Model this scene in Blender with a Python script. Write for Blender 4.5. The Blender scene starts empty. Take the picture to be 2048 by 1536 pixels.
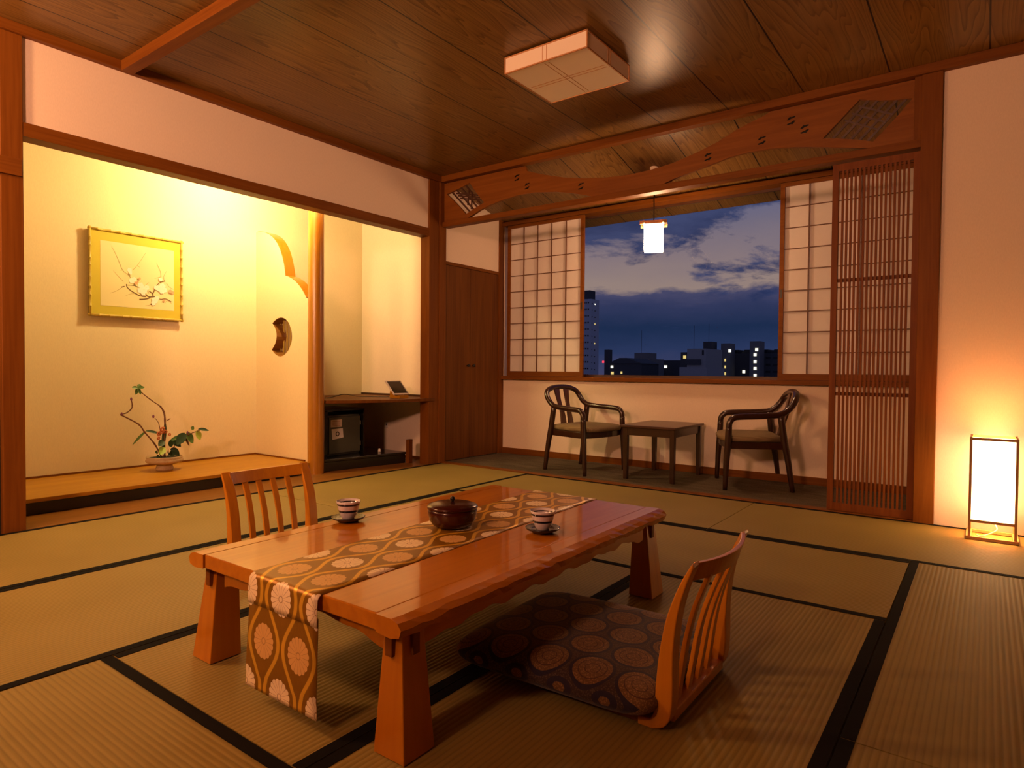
import bpy, bmesh, math, random
from mathutils import Vector, Matrix
from math import pi, sin, cos, radians
random.seed(7)
SC = bpy.context.scene
COL = SC.collection

# ------------------------------------------------------------------ camera
F_PX, YAW, PITCH, ROLL = 1286.43, 2.20587, -0.022075, 0.00834
CAM = Vector((3.741, -4.051, 0.797))
fw = Vector((cos(YAW)*cos(PITCH), sin(YAW)*cos(PITCH), sin(PITCH)))
rt = fw.cross(Vector((0, 0, 1))).normalized()
up = rt.cross(fw)
r2 = rt*cos(ROLL) + up*sin(ROLL)
u2 = up*cos(ROLL) - rt*sin(ROLL)
cd = bpy.data.cameras.new('camera'); cam = bpy.data.objects.new('camera', cd); COL.objects.link(cam)
M3 = Matrix((r2, u2, -fw)).transposed()
cam.matrix_world = Matrix.Translation(CAM) @ M3.to_4x4()
cd.sensor_width = 36; cd.lens = F_PX*36/2048; cd.clip_start = 0.02; cd.clip_end = 3000
SC.camera = cam
vs = SC.view_settings
vs.view_transform = 'Standard'; vs.look = 'None'; vs.exposure = 0.0; vs.gamma = 1; vs.use_curve_mapping = False

# ------------------------------------------------------------------ node helpers
def lin(c):
    return tuple((v/12.92 if v <= .04045 else ((v+.055)/1.055)**2.4) for v in c)
def rgb(r, g, b): return lin((r/255, g/255, b/255)) + (1,)

class G:
    """small expression builder for shader node trees"""
    def __init__(s, tree): s.t = tree; s.n = tree.nodes; s.l = tree.links
    def node(s, typ, **kw):
        n = s.n.new(typ)
        for k, v in kw.items(): setattr(n, k, v)
        return n
    def put(s, sock, v):
        if isinstance(v, (int, float, tuple, list)): sock.default_value = v
        else: s.l.new(v, sock)
    def m(s, op, a, b=0.0, c=0.0, clamp=False):
        n = s.node('ShaderNodeMath', operation=op, use_clamp=clamp)
        s.put(n.inputs[0], a); s.put(n.inputs[1], b)
        if len(n.inputs) > 2: s.put(n.inputs[2], c)
        return n.outputs[0]
    def mix(s, f, a, b, blend='MIX'):
        n = s.node('ShaderNodeMix', data_type='RGBA', blend_type=blend)
        s.put(n.inputs[0], f); s.put(n.inputs[6], a); s.put(n.inputs[7], b)
        return n.outputs[2]
    def ramp(s, f, stops, interp='LINEAR'):
        n = s.node('ShaderNodeValToRGB'); cr = n.color_ramp; cr.interpolation = interp
        while len(cr.elements) < len(stops): cr.elements.new(0.5)
        for e, (p, c) in zip(cr.elements, stops):
            e.position = p; e.color = c if len(c) == 4 else tuple(c)+(1,)
        s.put(n.inputs[0], f); return n.outputs[0]
    def fram(s, f, stops):
        return s.ramp(f, [(p, (v, v, v, 1)) for p, v in stops])
    def coord(s, out='Object'): return s.node('ShaderNodeTexCoord').outputs[out]
    def mapping(s, v, scale=(1, 1, 1), loc=(0, 0, 0), rot=(0, 0, 0)):
        n = s.node('ShaderNodeMapping'); s.put(n.inputs[0], v)
        n.inputs['Location'].default_value = loc; n.inputs['Scale'].default_value = scale
        n.inputs['Rotation'].default_value = rot; return n.outputs[0]
    def noise(s, v, scale=5, detail=3, rough=.5, dist=0, out='Fac'):
        n = s.node('ShaderNodeTexNoise'); s.put(n.inputs['Vector'], v)
        n.inputs['Scale'].default_value = scale; n.inputs['Detail'].default_value = detail
        n.inputs['Roughness'].default_value = rough; n.inputs['Distortion'].default_value = dist
        return n.outputs[out]
    def xyz(s, v):
        n = s.node('ShaderNodeSeparateXYZ'); s.put(n.inputs[0], v); return n.outputs
    def comb(s, x, y, z):
        n = s.node('ShaderNodeCombineXYZ')
        for i, v in enumerate((x, y, z)): s.put(n.inputs[i], v)
        return n.outputs[0]
    def bump(s, h, strength=.3, dist=.01):
        n = s.node('ShaderNodeBump'); n.inputs['Strength'].default_value = strength
        n.inputs['Distance'].default_value = dist; s.put(n.inputs['Height'], h); return n.outputs[0]

def mat(name, color=(.5, .5, .5, 1), rough=.6, spec=.5, coat=0, metal=0, emit=None, estr=0):
    m = bpy.data.materials.new(name); m.use_nodes = True
    b = m.node_tree.nodes['Principled BSDF']
    b.inputs['Base Color'].default_value = color; b.inputs['Roughness'].default_value = rough
    b.inputs['Specular IOR Level'].default_value = spec; b.inputs['Coat Weight'].default_value = coat
    b.inputs['Coat Roughness'].default_value = .08; b.inputs['Metallic'].default_value = metal
    if emit: b.inputs['Emission Color'].default_value = emit; b.inputs['Emission Strength'].default_value = estr
    return m, G(m.node_tree), b

def wood(name, c1, c2, rough=.4, axis=2, scale=1.0, coat=0, spec=.5, bump=.05, cr=.08):
    m, g, b = mat(name, c1, rough, spec, coat)
    b.inputs['Coat Roughness'].default_value = cr
    sc = [14*scale]*3; sc[axis] = .9*scale
    v = g.mapping(g.coord(), scale=tuple(sc))
    n1 = g.noise(v, 1.6, 5, .6, .8)
    sc2 = [90*scale]*3; sc2[axis] = 3*scale
    n2 = g.noise(g.mapping(g.coord(), scale=tuple(sc2)), 1.0, 2, .5)
    f = g.m('ADD', g.m('MULTIPLY', n1, .75), g.m('MULTIPLY', n2, .35))
    col = g.ramp(f, [(.35, c1), (.7, c2)])
    g.put(b.inputs['Base Color'], col)
    g.put(b.inputs['Normal'], g.bump(n2, bump, .002))
    return m

M = {}
# plaster / wallpaper
def plaster(name, c):
    m, g, b = mat(name, c, .85, .2)
    n = g.noise(g.mapping(g.coord(), scale=(1, 1, .25)), 260, 2, .6)
    n2 = g.noise(g.coord(), 3.0, 2, .5)
    col = g.mix(g.fram(n, [(.3, 0), (.7, 1)]), tuple(v*.93 for v in c[:3])+(1,), c)
    g.put(b.inputs['Base Color'], g.mix(g.m('MULTIPLY', n2, .12), col, tuple(v*.8 for v in c[:3])+(1,)))
    g.put(b.inputs['Normal'], g.bump(n, .12, .002))
    return m
M['plaster'] = plaster('wall_paper', (.88, .73, .60, 1))
M['plaster_toko'] = plaster('alcove_paper', (.82, .70, .47, 1))
M['red'] = wood('cedar_trim', (.140, .041, .004, 1), (.210, .070, .009, 1), .5, 2, 1, coat=.0, cr=.3, spec=.14)
M['redx'] = wood('cedar_trim_x', (.140, .041, .004, 1), (.210, .070, .009, 1), .5, 0, 1, coat=.0, cr=.3, spec=.14)
M['redy'] = wood('cedar_trim_y', (.140, .041, .004, 1), (.210, .070, .009, 1), .5, 1, 1, coat=.0, cr=.3, spec=.14)
M['ranma'] = wood('carved_board_wood', (.17, .050, .006, 1), (.25, .085, .012, 1), .5, 0, .7, coat=0, cr=.3, spec=.2)
M['lattice'] = wood('lattice_wood', (.15, .040, .008, 1), (.22, .065, .013, 1), .5, 2, 1, spec=.15)
M['dark'] = wood('dark_lattice_wood', (.05, .02, .01, 1), (.08, .03, .015, 1), .4, 0, 1)
M['kumiko'] = wood('shoji_bar_wood', (.10, .04, .018, 1), (.15, .06, .026, 1), .5, 2, 1)
M['closet'] = wood('closet_door_wood', (.10, .032, .005, 1), (.17, .060, .010, 1), .45, 2, .6, spec=.15)
M['column'] = wood('alcove_post_wood', (.32, .125, .006, 1), (.42, .180, .014, 1), .3, 2, .6, coat=.5, cr=.2)
M['tokoboard'] = wood('alcove_board_wood', (.38, .165, .008, 1), (.50, .245, .016, 1), .4, 1, .5, coat=.12, cr=.2, spec=.2)
M['floorwood'] = wood('strip_floor_wood', (.19, .075, .012, 1), (.27, .115, .022, 1), .4, 1, .6, coat=.1, cr=.2, spec=.2)
M['table'] = wood('table_wood', (.40, .118, .002, 1), (.53, .185, .004, 1), .4, 1, .55, coat=.7, cr=.06, spec=.15)
M['tablez'] = wood('table_leg_wood', (.42, .122, .002, 1), (.54, .190, .005, 1), .3, 2, .55, coat=.5, cr=.15)
M['zaisu'] = wood('floor_chair_wood', (.46, .150, .004, 1), (.60, .235, .010, 1), .35, 2, .8, coat=.4, cr=.2)
M['zaisu_base'] = wood('floor_chair_base_wood', (0.15, 0.045, 0.01, 1), (0.2, 0.07, 0.015, 1), .4, 0, .8, coat=.2)
M['mahog'] = wood('armchair_wood', (.022, .007, .004, 1), (.042, .013, .006, 1), .3, 2, .8, coat=.35, cr=.15)
M['mahogtop'] = wood('side_table_wood', (.045, .014, .007, 1), (.075, .024, .011, 1), .35, 0, .8, coat=.25, cr=.2)
M['splat'] = wood('splat_wood', (.05, .017, .007, 1), (.09, .032, .012, 1), .3, 2, .8, coat=.4, cr=.2)
M['black'] = mat('black_lacquer', (.008, .006, .005, 1), .25, .5, .3)[0]
M['blackcloth'] = mat('tatami_edge_cloth', (.0085, .008, .008, 1), .9, .1)[0]
M['whitepl'] = mat('white_plastic', (.75, .70, .66, 1), .4)[0]
M['screen'] = mat('screen_glass', (.01, .01, .011, 1), .12)[0]
M['safe'] = mat('grey_green_steel', (.075, .078, .055, 1), .45)[0]
M['paper'] = mat('sticker_paper', (.62, .52, .42, 1), .8)[0]
M['ink'] = mat('printed_ink', (.05, .04, .04, 1), .8)[0]
M['redink'] = mat('red_ink', (.35, .10, .06, 1), .8)[0]
M['cable'] = mat('cable_rubber', (.03, .022, .018, 1), .5)[0]
M['steel'] = mat('hinge_steel', (.5, .45, .4, 1), .35, metal=1)[0]
M['knob'] = mat('dark_knob', (.012, .009, .008, 1), .3)[0]

def ceiling_mat(name, board=True):
    m, g, b = mat(name, (.3, .15, .07, 1), .36, .30)
    co = g.coord(); X = g.xyz(co)
    u = g.m('DIVIDE', g.m('SUBTRACT', X[0], 1.556), .4337)
    idx = g.m('FLOOR', u); fr = g.m('FRACT', u)
    # cathedral grain per board: distance to a wandering centre line warped along the board
    rnd = g.m('FRACT', g.m('MULTIPLY', g.m('SINE', g.m('MULTIPLY', idx, 12.9898)), 437.58))
    off = g.m('MULTIPLY', idx, 7.31)
    yy = g.m('ADD', X[1], off)
    v = g.comb(g.m('MULTIPLY', fr, 2.2), g.m('MULTIPLY', yy, .55), idx)
    w = g.noise(v, 1.5, 2, .45, .3)
    cx = g.m('ABSOLUTE', g.m('SUBTRACT', fr, .5))
    ring = g.m('ADD', g.m('MULTIPLY', g.m('MULTIPLY', cx, cx), 30), g.m('ADD', g.m('MULTIPLY', w, 16), g.m('MULTIPLY', yy, 1.1)))
    tri = g.m('FRACT', ring)
    line = g.fram(tri, [(0, .0), (.12, .15), (.75, .55), (.93, 1), (1, .3)])
    fine = g.noise(g.mapping(co, scale=(130, 3.5, 1)), 1, 2, .5)
    f = g.m('ADD', g.m('MULTIPLY', line, .55), g.m('MULTIPLY', fine, .45))
    col = g.ramp(f, [(.15, (.27, .152, .043, 1)), (.8, (.105, .050, .012, 1))])
    col = g.mix(g.m('MULTIPLY', rnd, .18), col, (.17, .075, .018, 1))
    gap = g.m('GREATER_THAN', g.m('ABSOLUTE', g.m('SUBTRACT', fr, .5)), .4915)
    col = g.mix(gap, col, (.012, .006, .004, 1))
    g.put(b.inputs['Base Color'], col)
    g.put(b.inputs['Normal'], g.bump(g.m('SUBTRACT', 1, gap), .6, .004))
    b.inputs['Roughness'].default_value = .33
    return m
M['ceiling'] = ceiling_mat('ceiling_boards')

def tatami_mat():
    m, g, b = mat('woven_rush', (.5, .4, .15, 1), .62, .35)
    co = g.coord(); X = g.xyz(co)
    s = g.m('SINE', g.m('MULTIPLY', X[1], 2*pi/.0148))
    n = g.noise(g.mapping(co, scale=(1500, 160, 1)), 1, 1, .5)
    n2 = g.noise(co, 2.4, 3, .5)
    cell = g.noise(g.mapping(co, scale=(330, 70, 1)), 1, 2, .6)
    base = g.mix(g.fram(n2, [(.3, 0), (.7, 1)]), (.30, .215, .050, 1), (.35, .255, .068, 1))
    base = g.mix(g.m('MULTIPLY', cell, .35), base, (.21, .165, .04, 1))
    groove = g.fram(g.m('MULTIPLY_ADD', s, .5, .5), [(0, .35), (.3, .08), (1, 0)])
    base = g.mix(groove, base, (.10, .07, .018, 1))
    g.put(b.inputs['Base Color'], base)
    h = g.m('ADD', g.m('MULTIPLY', s, .7), g.m('MULTIPLY', n, .35))
    g.put(b.inputs['Normal'], g.bump(h, .45, .0016))
    return m
M['tatami'] = tatami_mat()

def carpet():
    m, g, b = mat('carpet_pile', (.1, .08, .06, 1), .95, .1)
    co = g.coord(); n = g.noise(co, 90, 3, .7); n2 = g.noise(g.mapping(co, scale=(1.5, 5, 1)), 3, 2)
    col = g.ramp(g.m('ADD', g.m('MULTIPLY', n, .7), g.m('MULTIPLY', n2, .4)), [(.35, (.055, .042, .03, 1)), (.75, (.17, .135, .095, 1))])
    g.put(b.inputs['Base Color'], col); g.put(b.inputs['Normal'], g.bump(n, .6, .004)); return m
M['carpet'] = carpet()

def shoji_paper():
    m, g, b = mat('shoji_paper', (.80, .74, .70, 1), .8, .1)
    n = g.noise(g.coord(), 9, 4, .6, .5)
    g.put(b.inputs['Base Color'], g.mix(n, (.82, .75, .72, 1), (.93, .87, .83, 1)))
    tr = g.node('ShaderNodeBsdfTranslucent'); tr.inputs[0].default_value = (.75, .7, .68, 1)
    mx = g.node('ShaderNodeMixShader'); mx.inputs[0].default_value = .25
    g.l.new(b.outputs[0], mx.inputs[1]); g.l.new(tr.outputs[0], mx.inputs[2])
    g.l.new(mx.outputs[0], m.node_tree.nodes['Material Output'].inputs[0])
    return m
M['shoji'] = shoji_paper()
M['shade'] = mat('lamp_shade_paper', (.82, .70, .58, 1), .7, .2)[0]
M['shadeframe'] = wood('lamp_frame_wood', (.45, .19, .07, 1), (.55, .26, .10, 1), .5, 0, 1)

def emis(name, col, strength):
    m, g, b = mat(name, col, .6, .2, emit=col, estr=strength); return m
M['pend'] = emis('pendant_glass', (1, .54, .27, 1), 75)
M['andon'] = emis('lantern_paper', (1, .60, .27, 1), 8)
M['bulb'] = emis('bulb_glass', (1, .72, .35, 1), 12)
M['win_w'] = emis('lit_window_white', (1, .93, .70, 1), 1.7)
M['win_y'] = emis('lit_window_yellow', (1, .72, .22, 1), .9)
M['win_r'] = emis('beacon_red', (1, .05, .08, 1), 1.6)
M['andonwood'] = wood('lantern_wood', (.40, .20, .08, 1), (.52, .28, .12, 1), .45, 2, 1)

def glass():
    m = bpy.data.materials.new('window_glass'); m.use_nodes = True; g = G(m.node_tree)
    g.n.remove(g.n['Principled BSDF'])
    t = g.node('ShaderNodeBsdfTransparent'); t.inputs[0].default_value = (.93, .95, .97, 1)
    gl = g.node('ShaderNodeBsdfGlossy'); gl.inputs['Roughness'].default_value = .01
    fr = g.node('ShaderNodeFresnel'); fr.inputs[0].default_value = 1.02
    mx = g.node('ShaderNodeMixShader'); g.l.new(fr.outputs[0], mx.inputs[0])
    g.l.new(t.outputs[0], mx.inputs[1]); g.l.new(gl.outputs[0], mx.inputs[2])
    g.l.new(mx.outputs[0], g.n['Material Output'].inputs[0]); return m
M['glass'] = glass()

# runner brocade: mapped by UV (u across the width 0..1, v = length in metres)
def brocade():
    m, g, b = mat('brocade', (.3, .15, .03, 1), .32, .5)
    uv = g.xyz(g.coord('UV')); u, v = uv[0], uv[1]
    W, P = .265, .224
    # ogee lines between columns k and k+1 (columns every W/4)
    k = g.m('MULTIPLY', u, 4.0)
    ki = g.m('FLOOR', k); kf = g.m('FRACT', k)
    par = g.m('SUBTRACT', 1, g.m('MULTIPLY', 2, g.m('FLOORED_MODULO', ki, 2)))
    cc = g.m('COSINE', g.m('MULTIPLY', v, 2*pi/P))
    ctr = g.m('ADD', .5, g.m('MULTIPLY', par, g.m('MULTIPLY', cc, .36)))
    d = g.m('ABSOLUTE', g.m('SUBTRACT', kf, ctr))
    line = g.fram(d, [(.075, 1), (.11, 0)])
    def med(offu, offv):
        cu = g.m('SUBTRACT', g.m('FRACT', g.m('ADD', g.m('DIVIDE', g.m('SUBTRACT', u, offu), .5), .5)), .5)
        cv = g.m('SUBTRACT', g.m('FRACT', g.m('ADD', g.m('DIVIDE', g.m('SUBTRACT', v, offv), P), .5)), .5)
        x = g.m('MULTIPLY', cu, .5*W); y = g.m('MULTIPLY', cv, P)
        x = g.m('MULTIPLY', x, 1.08)
        r = g.m('SQRT', g.m('ADD', g.m('MULTIPLY', x, x), g.m('MULTIPLY', y, y)))
        a = g.m('ARCTAN2', y, x)
        pet = g.m('ABSOLUTE', g.m('SINE', g.m('MULTIPLY', a, 8)))
        R = g.m('ADD', .0385, g.m('MULTIPLY', pet, .0035))
        inside = g.m('LESS_THAN', r, R)
        ln = g.m('MULTIPLY', g.m('LESS_THAN', pet, .16), g.m('GREATER_THAN', r, .009))
        ring = g.m('LESS_THAN', g.m('ABSOLUTE', g.m('SUBTRACT', r, .0075)), .0012)
        ln = g.m('MAXIMUM', ln, ring)
        return inside, ln
    ground = g.mix(g.noise(g.coord('UV'), 60, 2), (.26, .118, .007, 1), (.33, .155, .011, 1))
    col = g.mix(line, ground, (.80, .47, .045, 1))
    i1, l1 = med(0.0, 0.0)       # pale rows at u = 0, .5, 1
    i2, l2 = med(.25, P/2)       # orange rows at u = .25, .75
    col = g.mix(i1, col, (.95, .78, .52, 1)); col = g.mix(g.m('MULTIPLY', g.m('MULTIPLY', i1, l1), .75), col, (.30, .13, .03, 1))
    col = g.mix(i2, col, (.72, .43, .15, 1)); col = g.mix(g.m('MULTIPLY', g.m('MULTIPLY', i2, l2), .6), col, (.30, .13, .03, 1))
    g.put(b.inputs['Base Color'], col)
    met = g.m('MULTIPLY', g.m('SUBTRACT', 1, g.m('MAXIMUM', i1, i2)), .35)
    g.put(b.inputs['Metallic'], met)
    th = g.noise(g.mapping(g.coord('UV'), scale=(900, 3000, 1)), 1, 1)
    g.put(b.inputs['Normal'], g.bump(th, .15, .001))
    return m
M['brocade'] = brocade()

def cushion_mat():
    m, g, b = mat('medallion_fabric', (.1, .05, .05, 1), .8, .25)
    co = g.coord(); X = g.xyz(co)
    P = .118
    def lat(ox, oy):
        cx = g.m('MULTIPLY', g.m('SUBTRACT', g.m('FRACT', g.m('ADD', g.m('DIVIDE', X[0], P), ox)), .5), P)
        cy = g.m('MULTIPLY', g.m('SUBTRACT', g.m('FRACT', g.m('ADD', g.m('DIVIDE', X[1], P*1.732), oy)), .5), P*1.732)
        return g.m('SQRT', g.m('ADD', g.m('MULTIPLY', cx, cx), g.m('MULTIPLY', cy, cy)))
    r = g.m('MINIMUM', lat(0, 0), lat(.5, .5))
    n = g.noise(co, 260, 2, .6)
    n3 = g.node('ShaderNodeTexVoronoi'); n3.inputs['Scale'].default_value = 230; g.put(n3.inputs['Vector'], co)
    sp = g.fram(n3.outputs['Distance'], [(.25, 1), (.5, 0)])
    field = g.mix(sp, (.045, .027, .027, 1), (.10, .062, .048, 1))
    gold = g.mix(sp, (.14, .072, .028, 1), (.27, .145, .058, 1))
    rings = g.m('MAXIMUM', g.m('LESS_THAN', g.m('ABSOLUTE', g.m('SUBTRACT', r, .034)), .0014), g.m('LESS_THAN', g.m('ABSOLUTE', g.m('SUBTRACT', r, .018)), .0012))
    gold = g.mix(g.m('MULTIPLY', rings, .8), gold, (.05, .02, .02, 1))
    col = g.mix(g.m('LESS_THAN', r, .0475), field, gold)
    navy = g.m('MULTIPLY', g.m('LESS_THAN', r, .0555), g.m('GREATER_THAN', r, .0475))
    col = g.mix(navy, col, (.020, .016, .036, 1))
    g.put(b.inputs['Base Color'], col); g.put(b.inputs['Normal'], g.bump(n, .3, .002))
    b.inputs['Sheen Weight'].default_value = .2
    return m
M['cushion'] = cushion_mat()

def seatfab():
    m, g, b = mat('ribbed_fabric', (.2, .15, .08, 1), .85, .2)
    X = g.xyz(g.coord())
    s = g.m('MULTIPLY_ADD', g.m('SINE', g.m('MULTIPLY', X[1], 2*pi/.012)), .5, .5)
    n = g.noise(g.coord(), 60, 2)
    col = g.mix(g.m('MULTIPLY', s, .6), (.30, .22, .12, 1), (.16, .11, .055, 1))
    g.put(b.inputs['Base Color'], g.mix(g.m('MULTIPLY', n, .4), col, (.20, .15, .08, 1)))
    g.put(b.inputs['Normal'], g.bump(s, .4, .002)); return m
M['seatfab'] = seatfab()

def cupmat():
    m, g, b = mat('banded_porcelain', (.7, .6, .6, 1), .15, .5, .5)
    X = g.xyz(g.coord())
    f = g.m('DIVIDE', X[2], .06)
    blk = (.012, .010, .016, 1); wh = (.66, .58, .60, 1)
    r = g.ramp(f, [(0, (.22, .18, .18, 1)), (.30, (.22, .18, .18, 1)), (.36, blk), (.50, wh), (.74, blk), (.84, wh)], 'CONSTANT')
    # bands only outside
    rr = g.m('SQRT', g.m('ADD', g.m('MULTIPLY', X[0], X[0]), g.m('MULTIPLY', X[1], X[1])))
    outer = g.m('GREATER_THAN', rr, g.m('ADD', .0255, g.m('MULTIPLY', f, .010)))
    g.put(b.inputs['Base Color'], g.mix(outer, wh, r)); return m
M['cup'] = cupmat()
M['saucer'] = mat('dark_saucer_lacquer', (.016, .010, .012, 1), .22, .5, .4)[0]
M['urushi'] = mat('maroon_lacquer', (.040, .005, .003, 1), .25, .3, .25)[0]
M['pot'] = wood('glazed_clay', (.36, .24, .12, 1), (.50, .36, .20, 1), .5, 0, 1.5)
M['soil'] = mat('moss_dark', (.02, .025, .012, 1), .9)[0]
M['stem'] = mat('brown_stem', (.16, .07, .03, 1), .7)[0]
M['leaf'] = mat('green_leaf', (.075, .16, .022, 1), .5)[0]
M['leafd'] = mat('dark_green_leaf', (.02, .055, .018, 1), .5)[0]
M['leafl'] = mat('lime_leaf', (.34, .46, .05, 1), .5)[0]
M['bloom'] = mat('rust_flower', (.50, .16, .05, 1), .7)[0]
M['purple'] = mat('purple_bud', (.20, .05, .14, 1), .7)[0]
M['bamboo'] = wood('bamboo_frame', (.46, .34, .06, 1), (.58, .44, .09, 1), .4, 0, 1.5)
M['mattes'] = mat('olive_gold_mount', (.55, .46, .035, 1), .7)[0]
M['art'] = mat('painted_silk', (.74, .66, .36, 1), .7)[0]
M['artbranch'] = mat('painted_branch', (.16, .09, .035, 1), .8)[0]
M['artthin'] = mat('painted_twig', (.40, .30, .12, 1), .8)[0]
M['artwhite'] = mat('painted_blossom', (.86, .80, .68, 1), .8)[0]
M['artpink'] = mat('painted_pink', (.68, .36, .20, 1), .8)[0]
M['tower'] = mat('pale_concrete', (.80, .80, .86, 1), .9)[0]
M['conc'] = mat('grey_concrete', (.30, .27, .25, 1), .9)[0]
M['concd'] = mat('dark_concrete', (.12, .11, .11, 1), .9)[0]
M['winoff'] = mat('unlit_window', (.02, .02, .025, 1), .3)[0]
M['concl'] = mat('light_concrete', (.50, .47, .44, 1), .9)[0]
M['asphalt'] = mat('ground_dark', (.03, .03, .035, 1), .9)[0]
M['fusuma'] = mat('dark_sliding_panel', (.02, .014, .010, 1), .6)[0]

# ------------------------------------------------------------------ world: dusk sky
w = bpy.data.worlds.new('dusk'); SC.world = w; w.use_nodes = True
g = G(w.node_tree); bg = g.n['Background']
gen = g.coord('Generated'); X = g.xyz(gen)
hor = g.m('SQRT', g.m('ADD', g.m('MULTIPLY', X[0], X[0]), g.m('MULTIPLY', X[1], X[1])))
el = g.m('DIVIDE', X[2], hor)                       # tan of elevation
nv = g.mapping(gen, scale=(1, 1, 2.6))
n1 = g.noise(nv, 9, 6, .62, .2); n2 = g.noise(g.mapping(gen, scale=(1, 1, 3.0), loc=(3.1, 1.7, .4)), 4.2, 7, .62, .3)
elw = g.m('ADD', el, g.m('MULTIPLY', g.m('SUBTRACT', n1, .5), .045))
sky = g.ramp(elw, [(0.0, rgb(66, 66, 98)), (.03, rgb(44, 56, 92)), (.065, rgb(30, 46, 78)), (.10, rgb(52, 58, 92)), (.118, rgb(76, 74, 104)),
                   (.124, rgb(158, 134, 124)), (.17, rgb(142, 122, 124)), (.22, rgb(120, 110, 126)), (.32, rgb(84, 96, 140)), (.6, rgb(40, 58, 104))])
cf = g.m('ADD', g.m('MULTIPLY', g.m('SUBTRACT', el, .16), 2.6), g.m('MULTIPLY', g.m('SUBTRACT', n2, .5), 2.6))
cm = g.fram(cf, [(.03, 0), (.20, 1)])
cloud = g.ramp(n1, [(.35, rgb(34, 46, 84)), (.65, rgb(62, 70, 108))])
sky = g.mix(g.m('MULTIPLY', cm, .92), sky, cloud)
g.put(bg.inputs[0], sky); bg.inputs[1].default_value = 1.0

# ------------------------------------------------------------------ lamps of the place, plus an added wall fill
def light(name, kind, loc, energy, color, size=.05, rot=None, sy=None, parent=None, spot=None):
    l = bpy.data.lights.new(name, kind); l.energy = energy; l.color = color
    if kind in ('POINT', 'SPOT'): l.shadow_soft_size = size
    if kind == 'SPOT': l.spot_size = spot[0]; l.spot_blend = spot[1]
    if kind == 'AREA':
        l.size = size
        if sy: l.shape = 'RECTANGLE'; l.size_y = sy
    o = bpy.data.objects.new(name, l); COL.objects.link(o); o.location = loc
    if rot: o.rotation_euler = rot
    return o
WARM = (1, .50, .20)
light('light_room_lamp', 'POINT', (.50, -4.3, 2.0), 105, (1, .49, .20), .12)
light('light_upper_wall_fill', 'AREA', (2.6, -5.6, 1.9), 140, (1, .46, .26), .4, rot=Vector((-.60, .60, .53)).to_track_quat('-Z', 'Y').to_euler())  # added fill that brightens the upper left wall, not a lamp of the room
light('light_alcove', 'POINT', (-.43, -1.42, 2.20), 88, (1, .72, .30), .05)
light('light_lantern', 'POINT', (3.775, -.155, .28), 12, (1, .52, .15), .06)

# ------------------------------------------------------------------ object helpers
WM = {}
def tag(o, label=None, cat=None, group=None, kind=None):
    if label: o['label'] = label
    if cat: o['category'] = cat
    if group: o['group'] = group
    if kind: o['kind'] = kind
    return o
def thing(name, loc, label, cat, rz=0, group=None):
    o = bpy.data.objects.new(name, None); COL.objects.link(o); o.empty_display_size = .05
    o.location = loc; o.rotation_euler = (0, 0, rz)
    WM[o] = Matrix.Translation(loc) @ Matrix.Rotation(rz, 4, 'Z')
    return tag(o, label, cat, group)
def put(name, bm, m, parent=None, local=False, bevel=0, smooth=False, loc=None, rz=0):
    """link bm as one mesh object. World coordinates unless local; loc gives a top-level mesh its own origin."""
    root = parent
    while root is not None and root.parent is not None: root = root.parent
    if root is not None and not local: bm.transform(WM[root].inverted())
    if loc is not None and not local: bm.transform((Matrix.Translation(loc) @ Matrix.Rotation(rz, 4, 'Z')).inverted())
    bmesh.ops.recalc_face_normals(bm, faces=bm.faces)
    me = bpy.data.meshes.new(name); bm.to_mesh(me); bm.free()
    if smooth:
        for p in me.polygons: p.use_smooth = True
    me.materials.append(m)
    o = bpy.data.objects.new(name, me); COL.objects.link(o)
    if parent is not None: o.parent = parent
    if loc is not None: o.location = loc; o.rotation_euler = (0, 0, rz); WM[o] = Matrix.Translation(loc) @ Matrix.Rotation(rz, 4, 'Z')
    elif parent is None: WM[o] = Matrix.Identity(4)
    if bevel:
        b = o.modifiers.new('bevel', 'BEVEL'); b.width = bevel; b.segments = 2; b.limit_method = 'ANGLE'; b.angle_limit = radians(40)
    return o
def struct(name, bm, m, bevel=0, parent=None):
    o = put(name, bm, m, parent, bevel=bevel)
    if parent is None: o['kind'] = 'structure'
    return o
def N(): return bmesh.new()
def box(bm, x0, x1, y0, y1, z0, z1):
    v = [bm.verts.new(p) for p in ((x0, y0, z0), (x1, y0, z0), (x1, y1, z0), (x0, y1, z0), (x0, y0, z1), (x1, y0, z1), (x1, y1, z1), (x0, y1, z1))]
    for f in ((0, 3, 2, 1), (4, 5, 6, 7), (0, 1, 5, 4), (1, 2, 6, 5), (2, 3, 7, 6), (3, 0, 4, 7)): bm.faces.new([v[i] for i in f])
    return bm
def B(*a): return box(N(), *a)
def hexa(bm, bot, top):
    v = [bm.verts.new(p) for p in list(bot)+list(top)]
    for f in ((0, 3, 2, 1), (4, 5, 6, 7), (0, 1, 5, 4), (1, 2, 6, 5), (2, 3, 7, 6), (3, 0, 4, 7)): bm.faces.new([v[i] for i in f])
    return bm
def bar(bm, a, b, w, h, upv=(0, 0, 1)):
    a, b = Vector(a), Vector(b); d = (b-a).normalized(); s = d.cross(Vector(upv))
    if s.length < 1e-5: s = d.cross(Vector((1, 0, 0)))
    s.normalize(); u = s.cross(d)
    q = [s*(-w/2)-u*(h/2), s*(w/2)-u*(h/2), s*(w/2)+u*(h/2), s*(-w/2)+u*(h/2)]
    return hexa(bm, [a+k for k in q], [b+k for k in q])
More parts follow.
